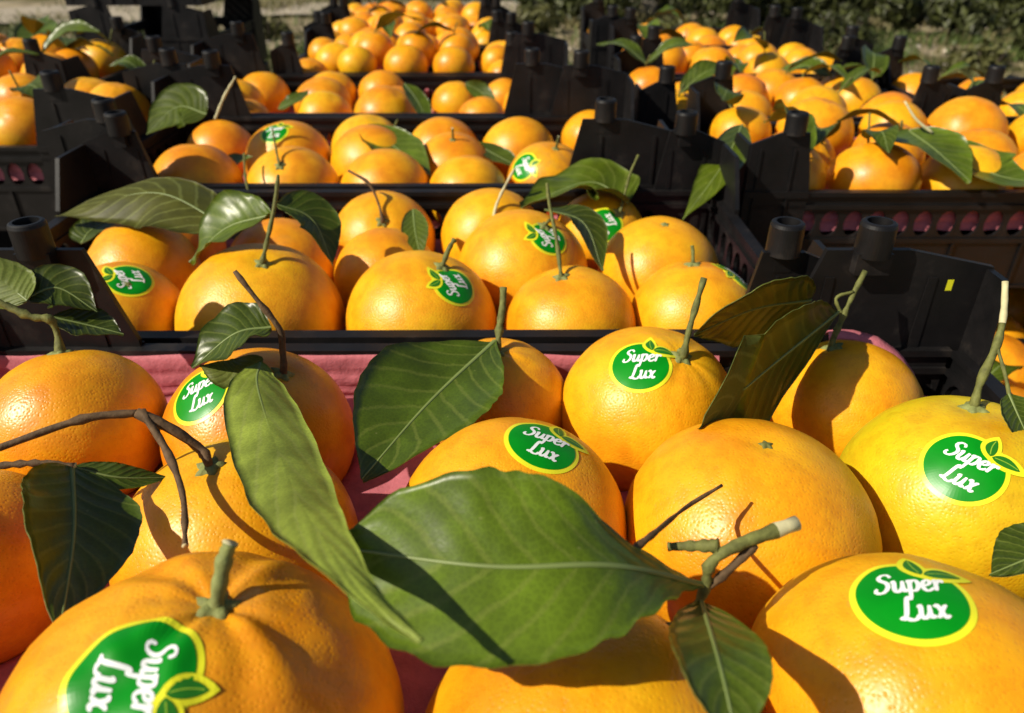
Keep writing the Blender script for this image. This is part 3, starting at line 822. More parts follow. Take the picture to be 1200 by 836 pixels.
# stem pole seen at (px, py); labels; colours
ORG = (.85, .36, .005); DEEP = (.84, .315, .005); YEL = (.70, .47, .008); GOLD = (.86, .385, .006)  # skin tints per fruit: orange, deep orange, yellowish, golden
INFO = {
 'a1': ((255, 690), DEEP, 'big knobbly ribbed orange with sticker turned sideways', .08, .021, 2),
 'a2': ((815, 715), GOLD, 'orange with the broad green leaf lying across its top', .04, 0, 2),
 'a3': ((1120, 645), ORG, 'orange with upright round sticker beside the broad-leaved orange', .03, 0, 2),
 'a4': ((900, 512), ORG, 'smooth orange without sticker, bare stem scar on top', .035, 0, 2),
 'a5': ((640, 600), ORG, 'orange half hidden by the broad leaf, sticker on its crown', .03, 0, 2),
 'a6': ((243, 540), GOLD, 'orange carrying the long brown forked twig', .05, 0, 2),
 'a7': ((1143, 470), YEL, 'yellowish orange with tilted sticker and green stem', .05, 0, 2),
 'a8': ((802, 413), GOLD, 'orange against the pink liner with sticker beside its stem', .05, .01, 2),
 'a9': ((975, 402), GOLD, 'orange in the leaf shade next to the black corner post', .05, 0, 2),
 'a10': ((583, 407), ORG, 'orange with one dark oval leaf hanging from its stem', .05, .01, 2),
 'a11': ((333, 432), DEEP, 'shaded orange with long pale leaf and half covered sticker', .05, 0, 2),
 'a12': ((70, 407), ORG, 'orange whose green stem curls towards small rounded leaves', .05, 0, 2),
 'a13': (None, DEEP, 'reddish shaded orange beside the orange with the forked twig', .04, 0, 1),
 'b1': ((308, 303), GOLD, 'large orange at the rim of the second crate under a tall twig', .05, 0, 2),
 'b2': ((520, 308), GOLD, 'orange at the rim of the second crate, sticker near its short stem', .05, 0, 2),
 'b3': ((657, 320), ORG, 'orange at the rim of the second crate, tall bare twig and no sticker', .05, 0, 1),
 'b4': ((812, 305), GOLD, 'orange at the end of the second crate rim, sticker seen edge on', .05, 0, 1),
 'b5': ((150, 330), ORG, 'orange in the second crate with a green sticker seen edge on beside shaded leaves', .04, 0, 1),
 'b6': ((95, 290), ORG, 'orange in the second crate under the long arching leaf', .04, 0, 1),
 'b7': ((640, 262), GOLD, 'orange in the second crate, sticker behind the bare twig', .04, 0, 1),
 'b8': ((780, 259), GOLD, 'orange in the second crate with only a tiny stem stub, no sticker', .04, 0, 1),
 'b9': (None, ORG, 'orange squeezed in the middle of the second crate', .04, 0, 1),
 'b10': ((448, 258), GOLD, 'orange with curved reddish twig at the back of the second crate', .05, 0, 1),
 'b11': ((577, 264), GOLD, 'orange with pale straight twig at the back of the second crate', .05, 0, 1),
 'b12': ((727, 248), GOLD, 'orange with round sticker and wavy leaf at the back of the second crate', .05, 0, 1),
 'b13': ((318, 292), DEEP, 'shaded orange behind the large rim orange of the second crate', .04, 0, 1),
 'b14': (None, DEEP, 'orange almost hidden under leaves at the back of the second crate', .04, 0, 1),
 'c1': ((327, 192), GOLD, 'orange at the third crate rim with a slim upright stem', .04, 0, 1),
 'c2': ((320, 142), ORG, 'orange with a green sticker on its crown in the third crate', .04, 0, 1),
 'c9': ((652, 172), GOLD, 'orange with short stem at the end of the third crate rim', .04, 0, 1),
 'c3': (None, GOLD, 'orange at the third crate rim under the end of a drooping leaf', .04, 0, 1),
 'c4': (None, ORG, 'orange with short stub behind the leaf-covered rim orange of the third crate', .04, 0, 1),
 'c5': (None, GOLD, 'orange furthest back behind the drooping leaf in the third crate', .04, 0, 1),
 'c6': (None, GOLD, 'orange at the middle of the third crate rim without leaf', .04, 0, 1),
 'c7': (None, ORG, 'orange with short stub behind the leafless rim orange of the third crate', .04, 0, 1),
 'c8': (None, GOLD, 'orange at the back wall of the third crate between two leaves', .04, 0, 1),
 'c10': (None, ORG, 'orange behind the stickered end orange of the third crate', .04, 0, 1),
 'c12': (None, DEEP, 'orange in the corner behind the post of the third crate', .04, 0, 1),
 'd1': (None, GOLD, 'orange at the fourth crate rim with a small leaf beside it', .04, 0, 1),
 'd4': (None, GOLD, 'orange at the fourth crate rim with a leaf hanging down', .04, 0, 1),
 'd5': (None, GOLD, 'orange with a pointed leaf at the back of the fourth crate', .04, 0, 1),
 'c11': ((228, 162), ORG, 'orange at the end of the third crate beside its black post', .04, 0, 1),
}
FR = {}
for i, (k, (x, y, z, R)) in enumerate(FRUIT.items()):
    inf = INFO.get(k); c = Vector((x, y, z)); rng = random.Random(900+i)
    tmp = Fruit(); tmp.c = c; tmp.R = R
    if inf and inf[0]: ax = hit(tmp, *inf[0])
    else: ax = Vector((rng.uniform(-.6,.6), rng.uniform(-.5,.5), 1)).normalized()
    if inf: F_ = new_fruit(c, R, ax, 900+i, inf[3], inf[4], inf[5], inf[1])
    else: F_ = new_fruit(c, R, ax, 900+i, .04, 0, 1)
    row = {'a': 'pink-lined front crate', 'b': 'second crate', 'c': 'third crate', 'd': 'fourth crate'}[k[0]]
    g = 'oranges in the ' + row + ' of the middle row'
    lb = inf[2] if inf else 'plain orange without sticker lying in the %s of the middle row' % row
    tag(F_.o, lb, 'orange', g); FR[k] = F_
    if k in ('a1', 'b13', 'c9'): F_.o.data.materials[0] = M_OR2

def pole(F_): return F_.c+surf(F_, F_.axis)
def stem_px(k, pts, r0, r1, m=None, cut=True, name='stem', cal=True, **kw):
    F_ = FR[k]; p = pole(F_)
    if cal: calyx(F_, kw.pop('cs', 1.0))
    return stem(F_, [p-F_.axis*.004, p+F_.axis*.003]+[at(*q) for q in pts], r0, r1, m, cut, name, **kw)
def dep(p): return (Vector(p)-CAM).dot(FW)

# ---- stickers (seen position, clockwise turn)
sticker(FR['a1'], 150, 786, 84, .0143)
sticker(FR['a3'], 1068, 695, 13, .0141)
sticker(FR['a7'], 1130, 545, 38, .0140)
sticker(FR['a5'], 638, 515, 26)
sticker(FR['a8'], 750, 424, 8)
sticker(FR['a11'], 231, 460, -22)
sticker(FR['b5'], 152, 323, 255)
sticker(FR['b2'], 535, 331, 250)
sticker(FR['b7'], 645, 275, 250)
sticker(FR['b12'], 710, 262, 240)
sticker(FR['b4'], 870, 318, 250)
sticker(FR['c2'], 320, 153, 0)
sticker(FR['c9'], 612, 194, 60)

# ---- front crate stems and leaves
stem_px('a1', [(262, 660, dep(pole(FR['a1']))), (270, 636, dep(pole(FR['a1'])))], .0021, .0020, M_CAL, cs=1.0, flare=.7)
z2 = dep(pole(FR['a2']))
stem_px('a2', [(826, 690, z2-.004), (832, 662, z2-.006), (862, 640, z2-.007), (934, 613, z2-.004)], .0011, .0019, M_TWIG, flare=.2, n=30, cutlen=2, knobs=.5)
stem(FR['a2'], [at(842, 640, z2-.006), at(815, 640, z2-.003), at(783, 641, z2)], .0019, .0012, M_TWIG, name='twig', flare=0)
stem(FR['a2'], [at(828, 690, z2-.004), at(850, 672, z2-.005), at(886, 638, z2-.006)], .0011, .0013, M_TWIGB, name='twig', flare=0)
stem(FR['a2'], [at(738, 648, .202), at(768, 624, .212), at(805, 594, z2+.026), at(846, 569, z2+.036)], .0011, .0006, M_TWIGB, name='twig', flare=0)
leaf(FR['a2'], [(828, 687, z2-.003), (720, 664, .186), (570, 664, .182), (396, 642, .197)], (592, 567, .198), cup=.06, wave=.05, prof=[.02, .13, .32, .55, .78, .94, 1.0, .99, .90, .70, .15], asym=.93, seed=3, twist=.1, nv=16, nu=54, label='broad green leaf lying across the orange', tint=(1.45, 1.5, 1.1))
leaf(FR['a2'], [(822, 706, z2-.006), (842, 775, .166), (866, 880, .150)], (895, 776, .168), cup=.22, wave=.03, peak=.5, seed=4, tint=(.9, .9, .9))
# forked brown twig of a6
z6 = dep(pole(FR['a6']))
stem_px('a6', [(236, 528, z6), (205, 505, z6-.004), (160, 484, z6-.006)], .0017, .0018, M_TWIGB, cut=False, n=16, flare=.6)
stem(FR['a6'], [at(164, 484, z6-.006), at(95, 492, z6-.012), at(-15, 530, z6-.02)], .0015, .0013, M_TWIGB, name='twig', flare=0)
stem(FR['a6'], [at(166, 482, z6-.006), at(196, 530, z6-.012), at(214, 580, z6-.025), at(217, 640, z6-.045)], .0016, .0009, M_TWIGB, name='twig', flare=0)
stem(FR['a6'], [at(-20, 548, z6-.02), at(40, 543, z6-.018), at(88, 547, z6-.016)], .0010, .0014, M_TWIGB, name='twig', flare=0)
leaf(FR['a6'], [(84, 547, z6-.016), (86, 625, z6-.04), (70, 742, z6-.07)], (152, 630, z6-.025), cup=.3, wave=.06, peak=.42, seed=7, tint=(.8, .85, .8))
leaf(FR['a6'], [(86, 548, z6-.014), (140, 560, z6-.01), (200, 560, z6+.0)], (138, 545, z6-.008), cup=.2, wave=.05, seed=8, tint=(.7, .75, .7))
# a11 : curved stem with pale leaf
z11 = dep(pole(FR['a11']))
stem_px('a11', [(331, 410, z11-.003), (327, 385, z11-.006), (300, 350, z11-.010), (275, 318, z11-.012)], .0016, .0012, M_TWIGB, n=18)
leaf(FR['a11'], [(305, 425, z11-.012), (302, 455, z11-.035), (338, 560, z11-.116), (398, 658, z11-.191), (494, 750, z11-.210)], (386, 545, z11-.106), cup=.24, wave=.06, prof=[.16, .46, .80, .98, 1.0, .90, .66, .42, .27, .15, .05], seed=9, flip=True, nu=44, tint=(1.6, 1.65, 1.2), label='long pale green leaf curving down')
leaf(FR['a11'], [(318, 384, z11-.008), (275, 392, z11-.012), (226, 432, z11-.014)], (262, 370, z11+.002), cup=.25, wave=.08, seed=10, tint=(.7, .7, .7))
leaf(FR['a11'], [(308, 420, z11-.010), (270, 436, z11-.014), (234, 428, z11-.016)], (272, 455, z11-.018), cup=.3, wave=.08, seed=12, flip=True, tint=(1.1, 1.1, .9))
# a10 : dark oval leaf
z10 = dep(pole(FR['a10']))
stem_px('a10', [(586, 380, z10), (589, 360, z10+.001), (590, 337, z10+.002)], .0021, .0017, M_TWIG)
leaf(FR['a10'], [(580, 400, z10-.002), (505, 470, z10-.040), (424, 562, z10-.085)], (447, 436, z10-.026), cup=.34, wave=.05, peak=.50, tip=.8, bexp=.95, seed=13, tint=(.95, 1.0, .95), nu=38, label='dark oval leaf with pale midrib')
# a8, a9, a7
z8 = dep(pole(FR['a8']))
stem_px('a8', [(808, 385, z8), (818, 350, z8), (825, 326, z8)], .0019, .0013, M_TWIG)
z9 = dep(pole(FR['a9']))
stem_px('a9', [(985, 378, z9), (1000, 345, z9), (1014, 318, z9)], .0018, .0013, M_TWIG)
stem(FR['a9'], [at(988, 372, z9), at(980, 350, z9-.001), at(1000, 342, z9-.001)], .0009, .0008, M_TWIG, name='twig', flare=0)
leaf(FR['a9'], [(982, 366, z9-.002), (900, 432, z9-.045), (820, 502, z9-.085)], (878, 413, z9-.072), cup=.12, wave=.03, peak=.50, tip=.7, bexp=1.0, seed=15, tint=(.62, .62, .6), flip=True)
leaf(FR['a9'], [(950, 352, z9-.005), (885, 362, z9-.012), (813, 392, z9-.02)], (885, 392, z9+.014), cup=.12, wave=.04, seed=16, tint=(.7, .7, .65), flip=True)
z7 = dep(pole(FR['a7']))
stem_px('a7', [(1150, 445, z7), (1168, 405, z7), (1176, 370, z7+.001), (1178, 330, z7+.002)], .0020, .0011, M_TWIG, n=20, cutlen=5)
stem(FR['a7'], [at(1168, 405, z7), at(1178, 440, z7-.006), at(1184, 470, z7-.01)], .0008, .0007, M_TWIG, name='twig', flare=0)
leaf(FR['a7'], [(1182, 462, z7-.01), (1194, 490, z7-.014), (1212, 530, z7-.018)], (1212, 482, z7-.012), seed=17)
leaf(FR['a7'], [(1262, 640, z7-.06), (1215, 652, z7-.065), (1160, 674, z7-.066)], (1213, 680, z7-.075), seed=18, tint=(.7, .7, .7))
# a12 : curled stem
z12 = dep(pole(FR['a12']))
stem_px('a12', [(66, 388, z12), (58, 374, z12-.002), (38, 372, z12-.004), (10, 360, z12-.006), (-15, 348, z12-.008)], .0019, .0016, M_TWIG, n=22)
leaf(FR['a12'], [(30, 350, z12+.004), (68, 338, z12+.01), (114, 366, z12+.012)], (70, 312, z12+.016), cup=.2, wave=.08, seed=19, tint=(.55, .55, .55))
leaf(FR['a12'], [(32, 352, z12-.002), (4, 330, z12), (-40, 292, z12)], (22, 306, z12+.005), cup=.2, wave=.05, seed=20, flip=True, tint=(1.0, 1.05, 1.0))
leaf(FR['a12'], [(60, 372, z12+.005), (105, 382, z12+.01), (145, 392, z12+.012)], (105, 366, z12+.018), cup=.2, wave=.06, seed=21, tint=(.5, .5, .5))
# a4 : bare scar
cs_ = calyx(FR['a4'], .5); cs_.data.materials[0] = M_TWIG; cs_.name = 'stem_scar'
calyx(FR['b8'], .6); calyx(FR['b5'], .5)

# ---- second crate
def zp(k): return dep(pole(FR[k]))
stem_px('b1', [(314, 278, zp('b1')), (322, 240, zp('b1')), (326, 205, zp('b1'))], .0019, .0012, M_TWIG)
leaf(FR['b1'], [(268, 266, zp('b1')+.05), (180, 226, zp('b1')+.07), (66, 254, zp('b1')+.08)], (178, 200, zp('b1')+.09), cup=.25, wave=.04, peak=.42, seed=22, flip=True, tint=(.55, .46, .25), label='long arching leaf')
leaf(FR['b1'], [(318, 252, zp('b1')+.01), (265, 268, zp('b1')+.02), (222, 308, zp('b1')+.03)], (262, 246, zp('b1')+.035), cup=.4, wave=.10, seed=23, tint=(1.2, 1.2, 1.0))
leaf(FR['b1'], [(324, 240, zp('b1')+.01), (366, 258, zp('b1')+.02), (390, 312, zp('b1')+.02)], (384, 246, zp('b1')+.035), cup=.3, wave=.05, seed=24, tint=(.8, .85, .8))
stem_px('b2', [(526, 292, zp('b2')), (533, 280, zp('b2'))], .0017, .0015, M_TWIG)
stem_px('b3', [(652, 280, zp('b3')+.004), (644, 240, zp('b3')+.006), (641, 215, zp('b3')+.008)], .0016, .0010, M_TWIG)
stem_px('b4', [(812, 296, zp('b4')), (811, 288, zp('b4'))], .0012, .0012, M_TWIG)
stem_px('b7', [(645, 258, zp('b7'))], .0012, .0012, M_TWIG, n=4)
leaf(FR['b7'], [(638, 246, zp('b7')), (684, 262, zp('b7')-.005), (706, 318, zp('b7')-.02)], (704, 262, zp('b7')+.005), cup=.25, wave=.04, seed=25, tint=(.75, .7, .6))
stem_px('b10', [(444, 240, zp('b10')), (432, 215, zp('b10')), (408, 200, zp('b10'))], .0015, .0010, M_TWIGB)
leaf(FR['b10'], [(484, 246, zp('b10')-.02), (487, 274, zp('b10')-.045), (494, 304, zp('b10')-.06)], (503, 272, zp('b10')-.045), cup=.2, wave=.05, seed=26, tint=(1.2, 1.1, 1.0))
stem_px('b11', [(582, 240, zp('b11')), (592, 218, zp('b11')), (603, 198, zp('b11'))], .0014, .0010, M_CUT)
stem_px('b12', [(731, 232, zp('b12')), (738, 205, zp('b12')), (748, 182, zp('b12'))], .0014, .0011, M_TWIG)
leaf(FR['b12'], [(736, 238, zp('b12')-.002), (690, 214, zp('b12')+.01), (610, 244, zp('b12')-.01)], (690, 236, zp('b12')-.02), cup=.2, wave=.14, seed=27, tint=(1.2, 1.15, .8))
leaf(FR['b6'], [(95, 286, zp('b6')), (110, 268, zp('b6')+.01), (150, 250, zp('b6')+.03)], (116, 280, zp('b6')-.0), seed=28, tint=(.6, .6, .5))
# ---- third crate
stem_px('c1', [(324, 178, zp('c1')), (319, 150, zp('c1'))], .0014, .0009, M_TWIG)
stem(FR['c1'], [at(296, 246, zp('c1')-.03), at(288, 210, zp('c1')-.02), at(286, 180, zp('c1')-.01)], .0013, .0010, M_TWIG, name='twig', flare=0)
leaf(FR['c11'], [(242, 134, zp('c11')), (208, 126, zp('c11')), (172, 158, zp('c11')-.01)], (214, 100, zp('c11')+.01), cup=.08, wave=.03, seed=30, tint=(.9, .85, .5))
stem(FR['c11'], [at(252, 140, zp('c11')), at(262, 115, zp('c11')), at(276, 90, zp('c11'))], .0013, .0010, M_CUT, name='twig', flare=0)
leaf(FR['c3'], [(424, 150, .80), (462, 172, .78), (506, 208, .74)], (470, 158, .80), cup=.2, seed=31, tint=(1.2, 1.2, 1.0))
leaf(FR['c9'], [(556, 168, .80), (585, 184, .79), (612, 198, .78)], (590, 176, .80), cup=.2, seed=32, tint=(.9, .9, .8))
leaf(FR['c1'], [(258, 196, .76), (275, 190, .76), (296, 184, .76)], (276, 197, .75), cup=.2, seed=33, tint=(1.5, 1.5, 1.3))
for k in ('c9', 'c4', 'c7'):
    p = pole(FR[k]); calyx(FR[k], .7); stem(FR[k], [p-FR[k].axis*.003, p+FR[k].axis*.006, p+FR[k].axis*.014], .0013, .0011)
leaf(FR['d4'], [(474, 98, .97), (490, 120, .96), (505, 152, .94)], (500, 118, .97), cup=.2, seed=34, tint=(1.2, 1.2, .9))
leaf(FR['d5'], [(545, 98, 1.0), (566, 110, 1.0), (584, 138, .98)], (576, 106, 1.0), cup=.2, seed=35, tint=(1, 1, .8))
leaf(FR['d1'], [(326, 128, 1.0), (345, 118, 1.0), (362, 105, 1.02)], (348, 124, .99), cup=.2, seed=36, tint=(1, 1, .8))

# ------------------------------------------------------------------ the other crates: filled with plainer fruit, a few leafy ones
LIB = []
for i in range(8):
    rng = random.Random(300+i)
    F_ = Fruit(); F_.R = 1.0; F_.axis = Vector((rng.uniform(-.8,.8), rng.uniform(-.8,.4), 1)).normalized(); F_.e1, F_.e2 = frame(F_.axis); F_.dimp = .05; F_.ridge = .012; F_.rough = 1.4; F_.ph = i
    F_.off = Vector((i*7.3, 3, 1)); F_.c = Vector(); F_.o = None
    F_.me = {}
    LIB.append(F_)
PLAIN = []
def plain(c, R, seed, label, group, leafy=.0, where=''):
    rng = random.Random(seed); q = LIB[rng.randrange(8)]; Rq = round(R, 3)
    if Rq not in q.me:
        G = Fruit(); G.__dict__.update(q.__dict__); G.R = Rq; q.me[Rq] = (G, fruit_mesh(G, 28, 18))
    G, me = q.me[Rq]
    o = link('orange', me); o.location = c; o.rotation_euler = (0, 0, rng.uniform(0, 6.28))
    h = rng.uniform(-1, 1); o.color = (.84+.01*h, .355+.06*h*abs(h)**.3, .006, 1); o.scale = (1, 1, rng.uniform(.90, 1.03))
    has = rng.random() < leafy
    tag(o, ('leafy stemmed ' if has else 'bare ')+label.replace('orange in', 'orange'+where+' in', 1), 'orange', group)
    F2 = Fruit(); F2.__dict__.update(G.__dict__); F2.o = o; F2.c = Vector(c)
    PLAIN.append(F2)
    if has:
        p = surf(G, G.axis); up = G.axis
        e = p+up*rng.uniform(.012, .03)+Vector((rng.uniform(-.01,.01), rng.uniform(-.01,.01), .004))
        v, f = tube([p-up*.003, p+up*.005, e], .0014, .0011, 6, 6, .2, seed); link('stem', mesh('stem', v, f, [M_TWIG], None, True), o)
        for _ in range(rng.choice((1, 1, 2))):
            a = rng.uniform(0, 6.28); ln = rng.uniform(.05, .085); d = Vector((math.cos(a), math.sin(a), rng.uniform(-.1, .5)))
            b0 = p+up*.006
            sp = [b0, b0+d*ln*.5+Vector((0, 0, .010)), b0+d*ln+Vector((0, 0, -.008))]
            sd_ = d.cross(Vector((0, 0, 1))).normalized(); mid = sp[1]
            me2 = leaf_mesh(sp, mid+(sd_+Vector((0, 0, rng.uniform(-.5, .5))))*ln*.24, cup=rng.uniform(.05,.35), wave=.08, seed=seed, nu=12, nv=6)
            l = link('leaf', me2, o); k = rng.uniform(.75, 1.3); l.color = (k, k, k*.85, 1)
    return o
def fill(key, label, group, seed, R=.041, heap=.0, leafy=.0, existing=(), hidden_only=False, up=.0):
    """one visible layer, mounded by `heap` metres towards the middle and raised by `up`"""
    x0, y0, W, L, zr, rz = CR[key]; rng = random.Random(seed)
    cen = [(FRUIT[e][:3], FRUIT[e][3]) for e in existing]
    e = .012; rows = int((L-2*e-2*R)/(R*1.72)); n = 0
    for j in range(rows+1):
        off = R*.95 if j % 2 else 0
        m_ = int((W-2*e-off)/(1.97*R))
        for i in range(m_):
            r = round(R*rng.choice((.88, .95, 1.0, 1.05)), 3)
            x = x0+e+R+off+i*(W-2*e-2*R-off)/max(1, m_-1)*(1 if off == 0 else .97) + rng.uniform(-.003, .003)
            y = y0+e+R+j*(L-2*e-2*R)/max(1, rows) + rng.uniform(-.003, .003)
            ax_ = (x-x0-W/2)/(W/2); ay_ = (y-y0-L/2)/(L/2)
            z = zr-.024+up+rng.uniform(-.007, .009)+heap*(1-.8*ax_*ax_)*(1-.7*ay_*ay_)
            p = Vector((x, y, z))
            if any((p-Vector(c)).length < (r+q)*.88 for c, q in cen): continue
            if hidden_only:
                d = p-CAM; zc = d.dot(FW); u = 600+FPX*d.x/zc; vv = 418-FPX*d.dot(UP)/zc
                if -40 < u < 1240 and vv < 900 and not hidden_only(u, vv): continue
            cen.append((p, r)); n += 1
            wh = ' by the rim' if j in (0, rows) else ' amid the fruit'
            if i in (0, m_-1): wh = ' beside a corner post' if j in (0, rows) else ' against the side wall'
            plain(p, r, seed*100+n, label, group, leafy, wh)
fill('C5', 'orange in the fifth middle crate', 'oranges in the fifth crate of the middle row', 51, .034, .036, .16)
fill('C6', 'orange in the sixth middle crate', 'oranges in the sixth crate of the middle row', 52, .034, .036, .16)
fill('C7', 'orange in the last middle crate', 'oranges in the last crate of the middle row', 53, .034, .036, .16)
fill('R3', 'orange in the pink-holed crate', 'oranges in the crate with pink holes', 54, .041, .006, .45, up=.012)
fill('R4', 'orange in the small crate behind the pink-holed one', 'oranges in the small crate behind the pink-holed one', 55, .037, .012, .35, up=.004)
fill('R4b', 'orange in the outer of two small crates', 'oranges in the outer small crate', 56, .039, .0, .35, up=-.002)
fill('R5', 'orange in the crate between two neighbouring ones', 'oranges in the heaped neighbouring crate', 57, .037, .014, .35, up=.004)
fill('R6', 'orange in the crate nearest the trees', 'oranges in the crate near the trees', 58, .037, .006, .3, up=.0)
fill('L3', 'orange in the crate across the gap', 'oranges in the crate across the gap', 59, .041, .02, .45, up=.008)
fill('L4', 'orange in the leafy crate beside the empties', 'oranges in the leafy crate by the empties', 60, .040, .03, .7, up=.02)
fill('R2_low', 'orange in the low crate beside the pink-lined one', 'oranges in the low open crate', 61, .041, .03, .2, up=.01)
fill('R3_low', 'orange in the crate under the pink-holed one', 'oranges in the crate under the pink-holed one', 62, .041, 0, 0)
fill('C4', 'orange in the fourth middle crate', 'oranges in the fourth crate of the middle row', 63, .038, 0, .0, [k for k in FRUIT if k[0] == 'd'])
class Hang: pass
def hang(spine, edge, tint, seed, twig=None):
    p = at(*spine[0]); F2 = min(PLAIN, key=lambda q: (q.c-p).length)
    L2 = [Matrix.Rotation(-F2.o.rotation_euler.z, 4, 'Z') @ (at(*q)-F2.c) for q in spine]
    e2 = Matrix.Rotation(-F2.o.rotation_euler.z, 4, 'Z') @ (at(*edge)-F2.c)
    l = link('leaf', leaf_mesh(L2, e2, cup=.2, wave=.06, seed=seed, nu=24, nv=8), F2.o); l.color = (*tint, 1)
    if twig:
        T2 = [Matrix.Rotation(-F2.o.rotation_euler.z, 4, 'Z') @ (at(*q)-F2.c) for q in twig]
        v, f = tube(T2, .0014, .0010, 10, 7, .3, seed); link('twig', mesh('twig', v, f, [M_CUT], None, True), F2.o)
hang([(870, 146, .73), (848, 192, .665), (800, 258, .640)], (866, 202, .655), (1.1, 1.05, .7), 71)
hang([(1066, 150, .72), (1096, 172, .68), (1138, 212, .65)], (1082, 186, .66), (1.2, 1.2, .9), 72, [(1094, 152, .70), (1075, 135, .70), (1062, 112, .70)])
hang([(1112, 158, .73), (1160, 200, .68), (1240, 216, .66)], (1168, 182, .70), (1.2, 1.2, .9), 73)
hang([(838, 62, 1.25), (855, 78, 1.22), (880, 92, 1.2)], (862, 70, 1.23), (.9, .9, .7), 74)
hang([(60, 22, 1.3), (40, 40, 1.25), (22, 60, 1.2)], (58, 46, 1.25), (1.3, 1.3, 1.1), 75)
EX = [k for k in FRUIT if k[0] in 'abc']
fill('C3', 'orange in the third middle crate', 'oranges in the third crate of the middle row', 64, .039, 0, 0, [k for k in EX if k[0] == 'c'], lambda u, v: u < 185 or u > 690)
fill('C2', 'orange in the second middle crate', 'oranges in the second crate of the middle row', 65, .039, 0, 0, [k for k in EX if k[0] == 'b'], lambda u, v: u < 40 or u > 930)
fill('C1', 'orange in the pink-lined front crate', 'oranges in the pink-lined front crate of the middle row', 66, .039, 0, 0, [k for k in EX if k[0] == 'a'], lambda u, v: False)

plain(Vector((.207, .153, .738)), .036, 6701, 'orange in the pink-lined crate beside the yellowish one', 'oranges in the pink-lined front crate of the middle row', 0)
plain(Vector((-.278, .163, .803)), .045, 6702, 'orange added out of view to shade the reddish one in the pink-lined crate', 'oranges in the pink-lined front crate of the middle row', 0)  # unseen fruit, added so that its shadow falls on the reddish orange
# ------------------------------------------------------------------ pink paper liners pressed into cups under the fruit
def liner(key, label, base=-.045, wall=False, rng_seed=1, top_dz=-.0025):
    x0, y0, W, L, zr, rz = CR[key]
    fr = [(o.location.copy(), max(o.dimensions)/2) for o in COL.objects if o.name.startswith('orange') and o.type == 'MESH' and x0-.02 < o.location.x < x0+W+.02 and y0-.02 < o.location.y < y0+L+.02 and abs(o.location.z-zr) < .08]
    v = []; f = []
    e = .0118; nx = int((W-2*e)/.006); ny = int((L-2*e)/.006)
    def zz(x, y):
        z = zr+base+.002*noise.noise(Vector((x*60, y*60, rng_seed)))
        for c, r in fr:
            d2 = (x-c.x)**2+(y-c.y)**2
            if d2 < r*r*.98: z = min(z, c.z-math.sqrt(r*r-d2)*.975)
        return max(z, zr-WALL_H+.0085)
    for j in range(ny+1):
        for i in range(nx+1):
            x = x0+e+(W-2*e)*i/nx; y = y0+e+(L-2*e)*j/ny
            v.append(Vector((x, y, zz(x, y))))
    for j in range(ny):
        for i in range(nx): a = j*(nx+1)+i; f.append((a, a+1, a+nx+2, a+nx+1))
    if wall:
        ring = [j*(nx+1) for j in range(ny, 0, -1)] + list(range(nx+1)) + [(j+1)*(nx+1)+nx for j in range(ny)] + [ny*(nx+1)+i for i in range(nx-1, -1, -1)]
        # ring runs up the left side, along front, right, back
        prev = ring; n = len(ring)
        for lv in range(1, 9):
            cur = []
            for q, idx in enumerate(ring):
                b = v[idx]; cx, cy = x0+W/2, y0+L/2
                dx = 1 if abs(b.x-(x0+W-e)) < 1e-5 else -1 if abs(b.x-(x0+e)) < 1e-5 else 0
                dy = 1 if abs(b.y-(y0+L-e)) < 1e-5 else -1 if abs(b.y-(y0+e)) < 1e-5 else 0
                low = key == 'C1' and ((b.x > .125 and b.y > y0+L*.8) or (b.x > x0+W-.02 and b.y > y0+L*.3))
                top = zr+(-.05 if low else top_dz)+.0015*noise.noise(Vector((b.x*30, b.y*30, 3)))
                t = lv/8
                z = b.z+(top-b.z)*t
                crease = -.0030*(1 if lv in (3, 6) else 0)+.0016*noise.noise(Vector((b.x*50, b.y*50, lv*.7)))
                cur.append(len(v)); v.append(Vector((b.x+dx*(.0006+crease*.5), b.y+dy*(.0006+crease*.5), z)))
            for q in range(n):
                r = (q+1) % n; f.append((prev[q], prev[r], cur[r], cur[q]))
            prev = cur
    o = link('paper_liner', mesh('paper_liner', v, f, [M_PINK], None, True)); tag(o, label, 'liner', 'pink paper liners in the crates')
    so_ = o.modifiers.new('thick', 'SOLIDIFY'); so_.thickness = .0005; so_.offset = 1
    return o
liner('C1', 'pink paper liner pressed into cups in the front crate', -.030, True)
liner('C2', 'pink paper liner of the second middle crate')
liner('C3', 'pink paper liner of the third middle crate')
liner('C4', 'pink paper liner of the fourth middle crate')
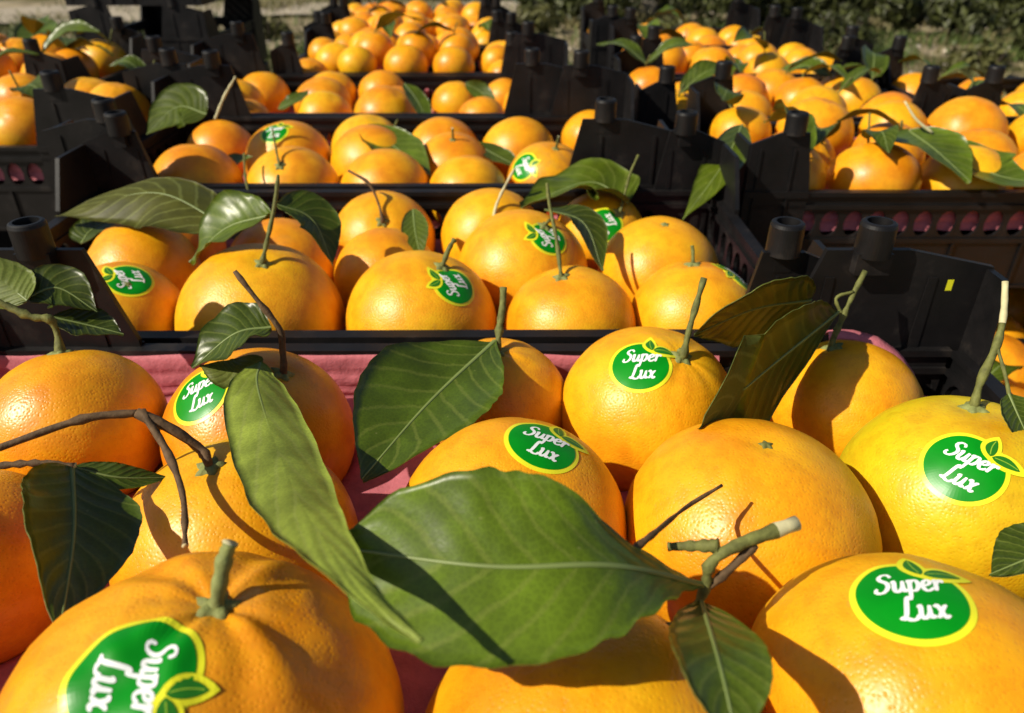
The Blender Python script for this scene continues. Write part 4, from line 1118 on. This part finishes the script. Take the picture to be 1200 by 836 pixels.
liner('R3', 'pink paper liner showing through the holes of the leafy crate', -.040, True, 1, -.017)
liner('L3', 'pink paper liner of the crate across the gap', -.040, True, 1, -.017)
liner('R2_low', 'pink paper liner of the low open crate', -.040, True, 1, -.017)
for k in ('C5', 'C6', 'C7', 'R4', 'R4b', 'R5', 'R6', 'L4', 'R3_low'):
    liner(k, {'C5': 'pink paper liner of the fifth middle crate', 'C6': 'pink paper liner of the sixth middle crate', 'C7': 'pink paper liner of the last middle crate', 'R4': 'pink paper liner of the small crate behind the pink-holed one', 'R4b': 'pink paper liner of the outer small crate', 'R5': 'pink paper liner of the heaped neighbouring crate', 'R6': 'pink paper liner of the crate near the trees', 'L4': 'pink paper liner of the leafy crate by the empties', 'R3_low': 'pink paper liner of the crate under the pink-holed one'}[k])
# curled strip of the same paper standing up behind a fruit of the front crate
inner = []; outer = []
for a_ in range(-100, 41, 6):
    an = math.radians(a_); w_ = 3.6
    inner.append(at(987+88*math.cos(an), 482+89*math.sin(an), .402)); outer.append(at(987+(88+w_*2)*math.cos(an), 482+(89+w_*2)*math.sin(an), .4075))
sv = []; sf = []
for i_, (p_, q_) in enumerate(zip(inner, outer)):
    j_ = Vector((0, 0, .0012*noise.noise(Vector((i_*.6, 0, 2)))))
    back = q_+FW*.006-UP*.002
    sv += [p_+j_-UP*.002, p_.lerp(q_, .5)+j_, q_+j_, back]
for i_ in range(len(inner)-1):
    for k in range(3): a = i_*4+k; sf.append((a, a+4, a+5, a+1))
o = link('paper_strip', mesh('paper_strip', sv, sf, [M_PINK], None, True)); tag(o, 'curled edge of pink paper between orange and black corner post', 'paper')
m_ = o.modifiers.new('thick', 'SOLIDIFY'); m_.thickness = .0006
# small yellow tag on the big corner post
x0, y0, W, L, zr, rz = CR['C1']
mb = MB(); mb.box((x0+W-.023, y0+L-.0056, zr+.036), (x0+W-.0197, y0+L-.0045, zr+.0425)); o = link('price_tag', mb.mesh('price_tag', [M_SY])); tag(o, 'tiny yellow tag stuck to the black corner post', 'tag')
